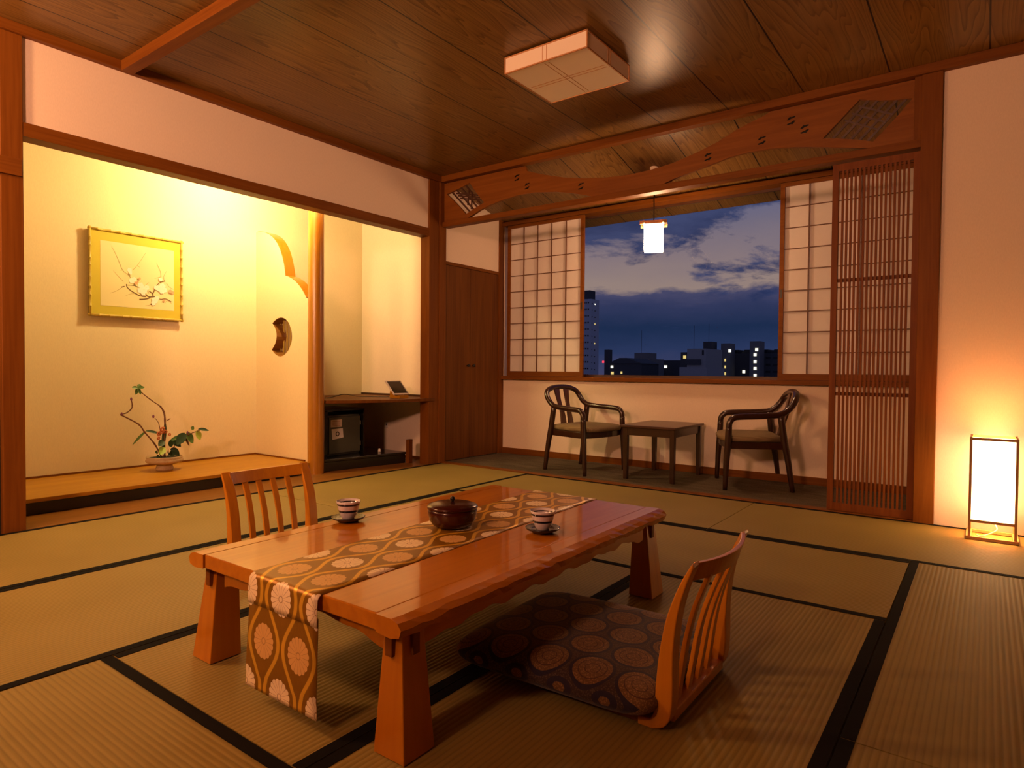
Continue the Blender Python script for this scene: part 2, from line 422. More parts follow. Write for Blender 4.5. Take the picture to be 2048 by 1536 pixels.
def prism(bm, pts, axis, a, b):
    """extrude polygon pts (2D) along axis: 'x' pts=(y,z), 'y' pts=(x,z), 'z' pts=(x,y)"""
    def P(p, t): return {'x': (t, p[0], p[1]), 'y': (p[0], t, p[1]), 'z': (p[0], p[1], t)}[axis]
    A = [bm.verts.new(P(p, a)) for p in pts]; Bv = [bm.verts.new(P(p, b)) for p in pts]
    bm.faces.new(A); bm.faces.new(Bv[::-1]); n = len(pts)
    for i in range(n): bm.faces.new((A[i], A[(i+1) % n], Bv[(i+1) % n], Bv[i]))
    return bm
def tube(bm, pts, rad, seg=10, flat=None, cap=True):
    pts = [Vector(p) for p in pts]; n = len(pts)
    if not isinstance(rad, (list, tuple)): rad = [rad]*n
    rings = []; prev = None
    for i, p in enumerate(pts):
        d = (pts[min(i+1, n-1)]-pts[max(i-1, 0)]).normalized()
        if prev is None:
            s = d.cross(Vector((0, 0, 1)))
            if s.length < .2: s = d.cross(Vector((0, 1, 0)))
        else: s = prev-d*prev.dot(d)
        s.normalize(); prev = s; u = d.cross(s)
        r = rad[i]; fx, fy = flat if flat else (1, 1)
        rings.append([bm.verts.new(p+s*(r*fx*cos(2*pi*k/seg))+u*(r*fy*sin(2*pi*k/seg))) for k in range(seg)])
    for a, b in zip(rings, rings[1:]):
        for k in range(seg): bm.faces.new((a[k], a[(k+1) % seg], b[(k+1) % seg], b[k]))
    if cap: bm.faces.new(rings[0][::-1]); bm.faces.new(rings[-1])
    return bm
def catmull(pts, n=6):
    P = [Vector(p) for p in pts]; out = []
    for i in range(len(P)-1):
        a, b, c, d = P[max(i-1, 0)], P[i], P[i+1], P[min(i+2, len(P)-1)]
        for k in range(n):
            t = k/n
            out.append(.5*((2*b)+(c-a)*t+(2*a-5*b+4*c-d)*t*t+(3*b-a-3*c+d)*t**3))
    out.append(P[-1]); return out
def lathe(bm, prof, c=(0, 0, 0), seg=32):
    rings = []
    for r, z in prof:
        if r < 1e-6: rings.append([bm.verts.new((c[0], c[1], c[2]+z))])
        else: rings.append([bm.verts.new((c[0]+r*cos(2*pi*k/seg), c[1]+r*sin(2*pi*k/seg), c[2]+z)) for k in range(seg)])
    for a, b in zip(rings, rings[1:]):
        for k in range(seg):
            k2 = (k+1) % seg
            if len(a) == 1 and len(b) == 1: continue
            if len(a) == 1: bm.faces.new((a[0], b[k], b[k2]))
            elif len(b) == 1: bm.faces.new((a[k], a[k2], b[0]))
            else: bm.faces.new((a[k], a[k2], b[k2], b[k]))
    return bm
def plate(outer, holes, thick):
    """2D outline with holes -> bmesh in (x, y) with z from -thick/2 to thick/2"""
    cu = bpy.data.curves.new('tmp', 'CURVE'); cu.dimensions = '2D'; cu.fill_mode = 'BOTH'; cu.extrude = thick/2
    for pl in [outer]+holes:
        s = cu.splines.new('POLY'); s.points.add(len(pl)-1)
        for q, p in zip(s.points, pl): q.co = (p[0], p[1], 0, 1)
        s.use_cyclic_u = True
    ob = bpy.data.objects.new('tmp', cu); COL.objects.link(ob)
    dg = bpy.context.evaluated_depsgraph_get(); me = bpy.data.meshes.new_from_object(ob.evaluated_get(dg))
    bm = bmesh.new(); bm.from_mesh(me)
    for f_ in bm.faces: f_.smooth = False
    bmesh.ops.remove_doubles(bm, verts=bm.verts, dist=1e-5)
    bpy.data.objects.remove(ob); bpy.data.curves.remove(cu); bpy.data.meshes.remove(me)
    return bm
def stand_y(bm, y):    # (x, z) drawing -> plane of constant y
    bm.transform(Matrix(((1, 0, 0, 0), (0, 0, -1, y), (0, 1, 0, 0), (0, 0, 0, 1)))); return bm

H = 2.42
# ------------------------------------------------------------------ ROOM SHELL
struct('floor', B(-.02, 5.2, -7.0, 0.0, -.10, -.035), M['floorwood'])
struct('floor_veranda', B(-.02, 3.62, .07, .87, -.06, .0), M['carpet'])
struct('trim_1', B(0, 3.438, .0, .07, -.06, .004), M['redx'], .002)            # threshold strip
struct('trim_2', B(-.34, -.003, -2.945, -.96, -.06, .0), M['floorwood'])       # wooden strip before the alcove
struct('trim_3', B(-1.06, -.003, -.96, .045, -.06, .0), M['floorwood'])
struct('ceiling', B(-.05, 5.2, -7.0, .03, H, H+.05), M['ceiling'])
# sloping veranda ceiling that continues as the eave outside
bm = N(); hexa(bm, [(-.05, .03, 2.405), (3.7, .03, 2.405), (3.7, .88, 2.202), (-.05, .88, 2.202)], [(-.05, .03, 2.44), (3.7, .03, 2.44), (3.7, .88, 2.24), (-.05, .88, 2.24)])
struct('ceiling_veranda', bm, M['ceiling'])
bm = N(); hexa(bm, [(-1.2, .93, 2.19), (5.2, .93, 2.19), (5.2, 1.20, 2.125), (-1.2, 1.20, 2.125)], [(-1.2, .93, 2.25), (5.2, .93, 2.25), (5.2, 1.20, 2.20), (-1.2, 1.20, 2.20)])
struct('ceiling_eave', bm, M['ceiling'])
# walls
struct('wall_left', B(-.10, -.015, -2.945, -.146, 1.966, H), M['plaster'])
struct('wall_left_near', B(-.10, -.015, -7.0, -3.035, 1.765, H), M['plaster'])
struct('wall_left_low', B(-.10, -.03, -7.0, -3.035, -.05, 1.71), M['fusuma'])
struct('wall_right', B(3.532, 5.2, .015, .07, -.05, H), M['plaster'])
struct('wall_side', B(5.2, 5.3, -7.0, .07, -.05, H), M['closet'])
struct('wall_back', B(-.1, 5.3, -7.1, -7.0, -.05, H), M['closet'])
# trims
struct('trim_4', B(-.015, .022, -7.0, .0, 2.372, H), M['redy'], .002)          # ceiling trim, left
struct('trim_5', B(.0, 5.2, -.025, .03, 2.372, H), M['redx'], .002)           # ceiling trim, window side
struct('trim_6', B(-.10, .002, -2.945, -.146, 1.899, 1.966), M['redy'], .002)  # lintel beam over the alcove
struct('trim_7', B(-.10, .004, -3.035, -2.945, -.04, 2.372), M['red'], .003)    # left post
struct('trim_8', B(-.015, .018, -7.0, -2.952, 1.700, 1.782), M['redy'], .003)   # head rail left of the post
struct('trim_9', B(-.10, .0, -.146, -.030, -.04, 2.372), M['red'], .003)
struct('trim_10', B(-.10, .012, -.030, .048, -.04, 2.405), M['red'], .003)      # corner post
struct('trim_11', B(3.438, 3.532, -.012, .075, -.04, 2.372), M['red'], .003)   # right post
struct('trim_12', B(.012, 3.438, -.002, .075, 1.998, 2.040), M['redx'], .002)  # head track under the carved board
struct('trim_13', B(3.405, 3.438, .0, .06, 2.04, 2.372), M['red'], .001)
# ceiling batten beam
struct('trim_14', B(.02, 5.2, -2.515, -2.455, 2.365, H), M['redx'], .002)

# ------------------------------------------------------------------ ALCOVE
TB = .09
struct('wall_alcove_back', B(-1.16, -1.06, -3.05, -.95, -.05, 2.40), M['plaster_toko'])
struct('wall_alcove_left', B(-1.06, -.10, -3.05, -2.96, -.05, 2.40), M['plaster_toko'])
struct('ceiling_alcove', B(-1.06, -.10, -3.05, .045, 2.33, 2.40), M['ceiling'])
struct('floor_alcove', B(-1.06, -.325, -2.96, -1.05, TB-.022, TB), M['tokoboard'], .003)
struct('trim_15', B(-.37, -.345, -2.96, -1.06, -.03, TB-.022), M['black'])      # black riser
struct('trim_16', B(-1.06, -1.050, -2.96, -1.065, TB, TB+.012), M['redy'])
struct('trim_17', B(-1.05, -.40, -1.074, -1.063, TB, TB+.010), M['redx'])
# side wall with cloud-shaped top and a gourd opening
def arc2(p0, p1, p2, n=10):
    return [((1-t)**2*p0[0]+2*(1-t)*t*p1[0]+t*t*p2[0], (1-t)**2*p0[1]+2*(1-t)*t*p1[1]+t*t*p2[1]) for t in [i/n for i in range(n+1)]]
out = [(-1.06, .0), (-1.06, 1.897)] + arc2((-1.043, 1.897), (-.72, 1.88), (-.662, 1.511), 16) + arc2((-.645, 1.510), (-.50, 1.47), (-.40, 1.33), 12)[0:] + [(-.365, 1.28), (-.365, .0)]
hole = arc2((-.838, 1.150), (-.715, 1.235), (-.620, 1.150), 8) + arc2((-.612, 1.140), (-.535, 1.035), (-.612, .945), 8) + arc2((-.62, .935), (-.73, .835), (-.845, .940), 8) + arc2((-.838, .945), (-.725, 1.045), (-.828, 1.142), 8)
bm = stand_y(plate(out, [hole], .09), -1.015)
struct('wall_alcove_divider', bm, M['plaster_toko'])
lin_ = arc2((-1.043, 1.8975), (-.7195, 1.8805), (-.6615, 1.5115), 16) + arc2((-.645, 1.5105), (-.4995, 1.4705), (-.3995, 1.3305), 12)
bm = N()
for a_, b_ in zip(lin_, lin_[1:]): hexa(bm, [(a_[0], -1.059, a_[1]), (b_[0], -1.059, b_[1]), (b_[0], -.971, b_[1]), (a_[0], -.971, a_[1])], [(a_[0]+.003, -1.059, a_[1]+.003), (b_[0]+.003, -1.059, b_[1]+.003), (b_[0]+.003, -.971, b_[1]+.003), (a_[0]+.003, -.971, a_[1]+.003)])
struct('trim_23', bm, M['column'])
bm = N()
for a_, b_ in zip(hole, hole[1:]+hole[:1]):
    cx_, cz_ = -.69, 1.04; k_ = .985
    p_, q_ = [((v[0]-cx_)*k_+cx_, (v[1]-cz_)*k_+cz_) for v in (a_, b_)]
    if abs(a_[0]-b_[0])+abs(a_[1]-b_[1]) > 1e-4: hexa(bm, [(a_[0], -1.058, a_[1]), (b_[0], -1.058, b_[1]), (b_[0], -.972, b_[1]), (a_[0], -.972, a_[1])], [(p_[0], -1.058, p_[1]), (q_[0], -1.058, q_[1]), (q_[0], -.972, q_[1]), (p_[0], -.972, p_[1])])
struct('trim_24', bm, M['floorwood'])
# bamboo slats fixed behind the opening
t = thing('bamboo_window_grille', (-.70, -.985, .84), 'small grille of upright bamboo slats in the gourd-shaped wall opening', 'grille')
for i in range(6):
    x = -.835+i*.045
    put('slat', tube(N(), [(x, -.985, .87), (x, -.985, 1.20)], .0075, 8), M['bamboo'], t, smooth=True)
# post
t = thing('alcove_post', (-.335, -1.018, 0), 'polished round wooden post standing at the corner of the lit alcove', 'post')
put('post', lathe(N(), [(0, 0), (.060, 0), (.062, .4), (.059, 1.2), (.057, 2.33), (0, 2.33)], (-.335, -1.018, 0), 40), M['column'], t, smooth=False)
# niche (tokowaki)
struct('wall_niche_back', B(-1.16, -1.06, -.95, .09, -.05, 2.40), M['plaster_toko'])
struct('wall_niche_right', B(-1.06, -.10, .045, .09, -.05, 2.40), M['plaster'])
struct('trim_18', B(-1.06, -.10, .033, .045, .0, .022), M['redx'])

t = thing('niche_shelf', (-.45, -.55, .545), 'wide polished brown shelf board spanning the niche, holding the tablet', 'shelf')
pts = [(-1.055, -.962), (-.30, -.962)] + arc2((-.28, -.965), (-.06, -.62), (.012, -.105), 14) + [(.012, -.085), (.002, -.085), (.002, -.148), (-.103, -.148), (-.103, .040), (-1.055, .040)]
put('board', prism(N(), [(x, y) for x, y in pts if True], 'z', .528, .553), M['closet'], t, bevel=.003)
put('back_rail', B(-1.05, -.11, .028, .040, .553, .570), M['dark'], t)

t = thing('tablet_computer', (-.21, -.275, .553), 'white-framed tablet with a dark screen leaning on a wooden stand on the niche shelf', 'tablet')
A, Bq, Cq, D = Vector((-.285, -.372, .700)), Vector((-.285, -.195, .700)), Vector((-.175, -.195, .585)), Vector((-.175, -.372, .585))
nrm = (Bq-A).cross(D-A).normalized()
if nrm.x < 0: nrm = -nrm
put('casing', hexa(N(), [A-nrm*.008, Bq-nrm*.008, Cq-nrm*.008, D-nrm*.008], [A, Bq, Cq, D]), M['whitepl'], t, bevel=.003)
def inset(P, k, o): 
    c = sum(P, Vector())/4
    e1, e2 = (P[1]-P[0]), (P[3]-P[0]); a, b_ = e1.normalized()*k, e2.normalized()*k
    return [P[0]+a+b_+nrm*o, P[1]-a+b_+nrm*o, P[2]-a-b_+nrm*o, P[3]+a-b_+nrm*o]
put('screen', hexa(N(), inset([A, Bq, Cq, D], .014, .0), inset([A, Bq, Cq, D], .014, .0008)), M['screen'], t)
put('stand', prism(N(), [(-.27, .5535), (-.155, .5535), (-.155, .578), (-.180, .578), (-.20, .572), (-.26, .63), (-.27, .60)], 'y', -.330, -.225), M['tokoboard'], t, bevel=.002)
t = put('charging_cable', tube(N(), catmull([(-.56, -.92, .5595), (-.52, -.80, .5595), (-.60, -.66, .5595), (-.62, -.52, .578), (-.55, -.42, .5595), (-.42, -.36, .5595), (-.31, -.30, .5595)], 6), .0035, 6), M['cable'], smooth=True, loc=(-.5, -.6, .553))
tag(t, 'thin dark cable curling across the niche shelf to the tablet', 'cable')
t = put('power_adapter', B(-.16, -.11, -.06, -.01, .5535, .575), M['cable'], bevel=.003, loc=(-.135, -.035, .5535))
tag(t, 'small black block at the right end of the niche shelf beside the tablet', 'adapter')

t = thing('media_stand', (-.55, -.55, 0), 'low black platform stand on the floor of the niche under the shelf', 'stand')
bm = N(); prism(bm, [(-.83, -.955), (-.335, -.945), (-.215, -.20), (-.83, -.20)], 'z', .0, .075)
put('base', bm, M['black'], t, bevel=.004)
bm = N(); prism(bm, [(-.835, -.955), (-.325, -.948), (-.205, -.195), (-.835, -.195)], 'z', .075, .095)
put('top', bm, M['black'], t, bevel=.003)
put('end_panel', B(-.21, -.175, -.20, -.155, .0, .20), M['red'], t, bevel=.002)
t = thing('safe_cabinet', (-.63, -.66, .095), 'open black wooden box around the grey safe on the low platform', 'cabinet')
put('side_panel', B(-.83, -.43, -.905, -.835, .0955, .455), M['black'], t, bevel=.002)
put('side_panel', B(-.83, -.43, -.475, -.462, .0955, .455), M['black'], t, bevel=.002)
put('top_panel', B(-.83, -.43, -.905, -.462, .455, .470), M['black'], t, bevel=.002)
t = thing('safe', (-.63, -.645, .0955), 'dull grey-green steel safe with two paper notes on its door', 'safe')
put('body', B(-.82, -.47, -.815, -.482, .0965, .42), M['safe'], t, bevel=.004)
put('door', B(-.47, -.452, -.805, -.490, .112, .405), M['safe'], t, bevel=.004)
n1_ = put('notice', B(-.452, -.4505, -.79, -.68, .325, .385), M['paper'], t); n1_['label'] = 'faded upper notice with lines of text'
bm = N()
for k in range(4): box(bm, -.4505, -.4500, -.775, -.70, .335+k*.011, .338+k*.011)
put('printed_lines', bm, M['redink'], n1_)
bm = N(); hexa(bm, [(-.452, -.775, .225), (-.452, -.665, .238), (-.452, -.672, .312), (-.452, -.782, .310)], [(-.4503, -.775, .225), (-.4503, -.665, .238), (-.4503, -.672, .312), (-.4503, -.782, .310)])
n2_ = put('sticker', bm, M['whitepl'], t)
bm = N(); lathe(bm, [(.011, 0), (.019, 0), (.019, .0008), (.011, .0008), (.011, 0)], (0, 0, 0), 20)
bm.transform(Matrix.Translation((-.4501, -.724, .270)) @ Matrix.Rotation(pi/2, 4, 'Y'))
put('ring_mark', bm, M['ink'], n2_)
for z in (.16, .33): put('hinge', tube(N(), [(-.455, -.487, z), (-.455, -.487, z+.035)], .005, 8), M['steel'], t)
t = thing('wall_socket', (-.71, .042, .28), 'small pale socket plate low on the right wall of the niche', 'socket')
put('plate', B(-.728, -.693, .039, .0448, .255, .310), M['whitepl'], t, bevel=.002)
put('plug', B(-.716, -.705, .035, .039, .275, .290), M['ink'], t)
t = put('bottle_cap', lathe(N(), [(0, 0), (.012, 0), (.014, .012), (.008, .03), (.0, .032)], (0, 0, 0), 16), M['whitepl'], local=True, smooth=True, loc=(-.36, -.36, .095))
tag(t, 'tiny pale object standing on the low black platform', 'trinket')

# alcove lamp above the lintel (out of the camera's sight, gives the alcove its light)
t = thing('alcove_downlight', (-.43, -1.42, 2.33), 'small ceiling lamp inside the alcove above the lintel beam', 'lamp')
put('housing', lathe(N(), [(0, 0), (.05, 0), (.05, -.05), (.045, -.05), (.045, -.005), (0, -.005)], (-.43, -1.42, 2.329), 24), M['whitepl'], t)
put('bulb', lathe(N(), [(0, -.10), (.02, -.09), (.028, -.065), (.018, -.02), (.018, -.006), (0, -.006)], (-.43, -1.42, 2.329), 16), M['bulb'], t, smooth=True)

# ------------------------------------------------------------------ PICTURE
t = thing('framed_picture', (-1.06, -1.98, 1.14), 'framed painting of white plum blossom branches with a wide olive mount', 'picture')
x0 = -1.058; y0, y1, z0, z1 = -2.280, -1.680, 1.140, 1.710; X0 = x0+.03
bm = N()
for a, b_ in (((X0, y0, z0), (X0, y1, z0)), ((X0, y0, z1), (X0, y1, z1)), ((X0, y0, z0), (X0, y0, z1)), ((X0, y1, z0), (X0, y1, z1))):
    va, vb = Vector(a), Vector(b_); n = 9; P = []; Rr = []
    ex = (vb-va).normalized()*.012; va -= ex; vb += ex
    for k in range(n+1):
        c = va.lerp(vb, k/n+random.uniform(-.02, .02) if 0 < k < n else k/n)
        dd = (vb-va).normalized()*.004
        if 0 < k < n: P += [c-dd, c, c+dd]; Rr += [.0085, .0115, .0085]
        else: P.append(c); Rr.append(.009)
    tube(bm, P, Rr, 8)
put('frame', bm, M['bamboo'], t, smooth=True)
put('backing', B(x0, x0+.026, y0, y1, z0, z1), M['dark'], t)
put('mount', B(x0+.026, x0+.029, y0, y1, z0, z1), M['mattes'], t)
art = put('painting', B(x0+.029, x0+.030, -2.218, -1.735, 1.205, 1.640), M['art'], t)
XA = x0+.0308
def A2(u, v):      # picture-crop coordinates -> painting plane (rectified)
    fu = (u-268)/(1258-268); top = 290+fu*(430-290); bot = 1165+fu*(1228-1165)
    return (XA, -2.218+fu*(.483), 1.640-(v-top)/(bot-top)*.435)
def stroke(bm, pts, w0, w1):
    P = catmull([A2(*p) for p in pts], 4); n = len(P)
    for i in range(n-1):
        d = (P[i+1]-P[i]).normalized(); s = Vector((0, -d.z, d.y)); a = (w0+(w1-w0)*i/(n-1))/2; b_ = (w0+(w1-w0)*(i+1)/(n-1))/2
        bm.faces.new([bm.verts.new(q) for q in (P[i]+s*a, P[i]-s*a, P[i+1]-s*b_, P[i+1]+s*b_)])
bm = N()
for pts, a, b_ in (([(1220, 1110), (1140, 1070), (1060, 1075), (990, 1040), (930, 1045), (890, 1040), (850, 1005)], .006, .010), ([(980, 950), (955, 1000), (960, 1040)], .009, .009), ([(905, 965), (950, 1000)], .009, .007),
                   ([(860, 1040), (780, 1030), (700, 990), (640, 950), (605, 910), (600, 875)], .008, .006), ([(920, 1055), (850, 1075), (770, 1080)], .008, .010), ([(760, 920), (700, 895), (610, 890)], .005, .004),
                   ([(1130, 830), (1060, 850), (1010, 890), (985, 930)], .006, .005), ([(575, 905), (530, 920)], .006, .008)): stroke(bm, pts, a, b_)
put('branch', bm, M['artbranch'], art)
for pts in ([(660, 795), (610, 740), (550, 690), (500, 570), (450, 450), (410, 380)], [(680, 690), (740, 630), (800, 545), (860, 455)], [(550, 690), (520, 695)], [(740, 630), (780, 650)], [(560, 840), (500, 780), (430, 700)], [(530, 930), (460, 975), (385, 1000)],
            [(1070, 775), (1060, 700), (1010, 600)], [(1070, 775), (980, 795)], [(1120, 840), (1110, 770), (1150, 700)], [(1150, 860), (1190, 910), (1250, 940)], [(1220, 1130), (1160, 1090), (1120, 1140)], [(900, 1000), (860, 900), (900, 850)], [(740, 1000), (640, 1010), (580, 1040)], [(980, 1100), (920, 1150), (850, 1160)]):
    bm = N(); stroke(bm, pts, .0035, .0015); put('twig', bm, M['artthin'], art)
bm = N(); bp = N()
BZ = [0]
def blossom(bmx, u, v, r):
    c = Vector(A2(u, v)); a0 = random.random()*6; BZ[0] += 1
    for k in range(5):
        a = a0+k*2*pi/5; cc = c+Vector((.0003+BZ[0]*.00025+k*.00004, cos(a)*r*.55, sin(a)*r*.55))
        bmx.faces.new([bmx.verts.new(cc+Vector((0, cos(j*pi/4)*r*.5, sin(j*pi/4)*r*.5))) for j in range(8)])
for u, v, r in ((640, 690, 22), (670, 830, 26), (700, 810, 20), (790, 890, 26), (830, 950, 34), (780, 960, 26), (870, 920, 24), (1040, 930, 30), (1090, 900, 28), (1110, 950, 28), (1000, 920, 22), (1080, 970, 24), (980, 1090, 30), (1010, 1060, 22), (960, 1130, 22), (1060, 810, 18), (820, 1000, 20), (650, 730, 14)): blossom(bm, u, v, r*.00075)
for u, v, r in ((720, 865, 16), (770, 800, 14), (1200, 970, 22), (1235, 985, 18), (1110, 1090, 14), (745, 840, 12)):
    bp = N(); blossom(bp, u, v, r*.0006); put('pink_bud', bp, M['artpink'], art)
put('blossom', bm, M['artwhite'], art)

# ------------------------------------------------------------------ FLOWER ARRANGEMENT
t = thing('flower_arrangement', (-.785, -1.92, TB), 'sparse flower arrangement in a footed pottery bowl on the alcove floor', 'flower arrangement')
put('bowl', lathe(N(), [(0, 0), (.052, 0), (.056, .012), (.050, .030), (.052, .042), (.095, .050), (.112, .058), (.118, .070), (.112, .076), (.110, .082), (.114, .094), (.108, .096), (.100, .084), (.0, .080)], (-.785, -1.92, TB), 40), M['pot'], t, smooth=True)
put('soil', lathe(N(), [(0, .088), (.10, .086), (0, .080)], (-.785, -1.92, TB), 24), M['soil'], t)
def V(x, y, z): return Vector((x, y, z))
S1 = [V(-.785, -1.938, .175), V(-.77, -1.991, .274), V(-.76, -2.061, .363), V(-.75, -2.103, .418), V(-.75, -2.212, .487)]
S2 = [V(-.75, -2.212, .487), V(-.75, -2.177, .496), V(-.745, -2.150, .52), V(-.745, -2.143, .545), V(-.745, -2.149, .58)]
S3 = [V(-.785, -1.919, .175), V(-.79, -1.919, .32), V(-.79, -1.914, .432), V(-.80, -1.918, .49), V(-.80, -1.941, .529)]
S4 = [V(-.80, -1.941, .529), V(-.81, -2.00, .575), V(-.82, -2.060, .630)]
S5 = [V(-.785, -1.93, .18), V(-.78, -1.955, .392), V(-.78, -1.985, .450)]
S6 = [V(-.785, -1.90, .18), V(-.76, -1.84, .28), V(-.74, -1.779, .325), V(-.73, -1.70, .352)]
for s_, r0 in ((S1, .0045), (S2, .0035), (S3, .0055), (S4, .0035), (S5, .002), (S6, .003)):
    c = catmull(s_, 4); put('stem', tube(N(), c, [r0*(1+.25*(i % 4 == 0)) for i in range(len(c))], 6), M['stem'], t, smooth=True)
def leaf(name, base, d, L, W, mm, droop=.2, up_=(1, 0, .6)):
    d = Vector(d).normalized(); s = d.cross(Vector(up_)).normalized(); n = s.cross(d)
    bm = N(); rows = []
    for i in range(7):
        q = i/6; wd = W*sin(pi*min(1, q*.92+.06))**.8; c = Vector(base)+d*(L*q)+Vector((0, 0, -droop*L*q*q))
        rows.append([bm.verts.new(c-s*wd/2+n*.06*wd), bm.verts.new(c-n*.10*wd), bm.verts.new(c+s*wd/2+n*.06*wd)])
    for a, b_ in zip(rows, rows[1:]):
        for k in range(2): bm.faces.new((a[k], a[k+1], b_[k+1], b_[k]))
    return put(name, bm, mm, t, smooth=True)
B5 = (-.82, -2.075, .655)
for d in ((0, -.9, .25), (.3, .9, .3), (0, -.35, -.9), (.2, .35, -.9), (-.3, .5, .8)): leaf('leaf', B5, d, .040, .024, M['leaf'])
for base, d, L, W, mm in (((-.77, -2.045, .368), (0, -1, -.75), .11, .016, 'leaf'), ((-.77, -2.05, .368), (.1, 1, -.1), .10, .020, 'leafd'), ((-.785, -1.914, .41), (0, -.12, -1), .15, .028, 'leafd'), ((-.785, -1.905, .425), (.2, .8, .8), .035, .008, 'stem'),
        ((-.77, -1.89, .29), (.1, .95, .45), .13, .030, 'leaf'), ((-.74, -1.80, .335), (.1, -.75, -.65), .085, .062, 'leafd'), ((-.74, -1.79, .34), (.1, .5, -.8), .075, .055, 'leaf'), ((-.73, -1.725, .35), (.1, .35, -.9), .060, .048, 'leafl'), ((-.73, -1.745, .36), (.1, -.5, .5), .034, .034, 'leaf'), ((-.73, -1.715, .358), (.1, 1, .02), .075, .026, 'leafd'),
        ((-.77, -1.88, .30), (.3, .6, -.5), .07, .058, 'leafd'), ((-.77, -1.885, .235), (.3, .6, -.5), .065, .055, 'leafd'), ((-.76, -1.935, .25), (.4, -.5, -.4), .060, .050, 'leafl'), ((-.77, -1.93, .29), (.4, -.7, -.2), .06, .045, 'leafd'), ((-.77, -1.90, .26), (.5, .1, .3), .06, .05, 'leafd'), ((-.76, -1.975, .215), (.3, -.5, .3), .035, .028, 'leaf'), ((-.76, -1.96, .185), (.4, -.6, .1), .045, .036, 'leafd'), ((-.76, -1.90, .19), (.5, .4, .5), .055, .040, 'leafd'), ((-.75, -1.80, .31), (.3, .4, -.9), .06, .018, 'stem'), ((-.75, -1.915, .21), (.6, -.2, .4), .05, .045, 'leafd')):
    leaf('leaf', base, d, L, W, M[mm])
for p, r in (((-.76, -1.945, .372), .018), ((-.76, -1.972, .345), .014), ((-.755, -1.975, .315), .012), ((-.765, -1.925, .355), .013), ((-.755, -1.90, .335), .010), ((-.755, -1.955, .355), .012)):
    bm = N()
    for k in range(7):
        a = k*.9; q = Vector(p)+Vector((random.uniform(-.3, .6)*r, cos(a)*r*.7, sin(a)*r*.7))
        bmesh.ops.create_icosphere(bm, subdivisions=1, radius=r*.45, matrix=Matrix.Translation(q))
    put('flower', bm, M['bloom'], t, smooth=True)
for p in ((-.78, -1.995, .462), (-.745, -2.149, .585), (-.75, -2.205, .490), (-.74, -1.785, .34)):
    bm = N(); bmesh.ops.create_icosphere(bm, subdivisions=2, radius=.008, matrix=Matrix.Translation(p) @ Matrix.Diagonal((1, .8, 1.5, 1)))
    put('bud', bm, M['purple'], t, smooth=True)

# ------------------------------------------------------------------ TATAMI MATS
EW = .030
mats = [  # x0,x1,y0,y1,lengthwise axis, label
    (.003, .930, -1.680, -.004, 'y', 'tatami mat in the far left corner before the niche'),
    (.003, .930, -3.300, -1.684, 'y', 'tatami mat along the alcove behind the left floor chair'),
    (.003, .930, -4.980, -3.304, 'y', 'tatami mat at the left wall beside the nearest post'),
    (.934, 2.616, -.862, -.004, 'x', 'tatami mat beside the veranda step behind the low table'),
    (2.620, 4.300, -.862, -.004, 'x', 'tatami mat under the glowing floor lantern'),
    (.934, 1.809, -2.500, -.866, 'y', 'tatami mat between the alcove and the low table, mostly hidden by table'),
    (.934, 1.809, -4.180, -2.504, 'y', 'tatami mat at left between the low table and the alcove mats'),
    (1.813, 3.495, -1.683, -.866, 'x', 'tatami mat behind the far end of the low table'),
    (1.813, 2.663, -3.283, -1.687, 'y', 'tatami mat under the runner side of the low table'),
    (2.667, 3.495, -3.283, -1.687, 'y', 'tatami mat under the right floor chair and cushion'),
    (1.813, 3.495, -4.140, -3.287, 'x', 'tatami mat in the bottom left corner before the low table'),
    (3.499, 4.330, -2.500, -.866, 'y', 'tatami mat at right with ridges running toward the lantern'),
    (3.499, 4.330, -4.140, -2.504, 'y', 'tatami mat in the bottom right corner'),
]
for x0, x1, y0, y1, ax, lb in mats:
    cx, cy = (x0+x1)/2, (y0+y1)/2; rz = 0 if ax == 'x' else pi/2
    L, Wd = ((x1-x0), (y1-y0)) if ax == 'x' else ((y1-y0), (x1-x0))
    t = thing('tatami_mat', (cx, cy, -.0369), lb, 'tatami mat', rz, 'tatami mats of the room floor')
    put('mat', box(N(), -L/2, L/2, -Wd/2+.002, Wd/2-.002, 0, .035), M['tatami'], t, local=True)
    for s_ in (-1, 1):
        a, b_ = sorted((s_*Wd/2, s_*(Wd/2-EW)))
        put('border', box(N(), -L/2, L/2, a, b_, .0355, .0365), M['blackcloth'], t, local=True)

# ------------------------------------------------------------------ CARVED TRANSOM BOARD
top = [(.014, 2.368), (.851, 2.368), (.865, 2.328), (1.0, 2.279), (1.196, 2.222), (1.382, 2.184), (1.56, 2.160), (1.73, 2.150), (1.892, 2.155), (2.047, 2.172), (2.195, 2.206), (2.337, 2.248), (2.456, 2.300), (2.532, 2.325), (2.625, 2.352), (2.66, 2.368), (3.403, 2.368)]
bot = [(3.403, 2.042), (3.21, 2.042), (3.141, 2.055), (3.021, 2.083), (2.895, 2.111), (2.809, 2.127), (2.675, 2.145), (2.535, 2.149), (2.42, 2.140), (2.292, 2.114), (2.148, 2.085), (2.048, 2.065), (1.972, 2.042), (1.444, 2.042), (1.384, 2.063), (1.26, 2.098), (1.133, 2.126), (.935, 2.152), (.797, 2.156), (.655, 2.144), (.508, 2.120), (.402, 2.092), (.27, 2.042), (.014, 2.042)]
diaL = arc2((.042, 2.277), (.16, 2.295), (.292, 2.332), 5)[:-1] + arc2((.292, 2.332), (.36, 2.235), (.448, 2.148), 5)[:-1] + arc2((.448, 2.148), (.35, 2.118), (.254, 2.080), 5)[:-1] + arc2((.254, 2.080), (.15, 2.185), (.042, 2.277), 5)[:-1]
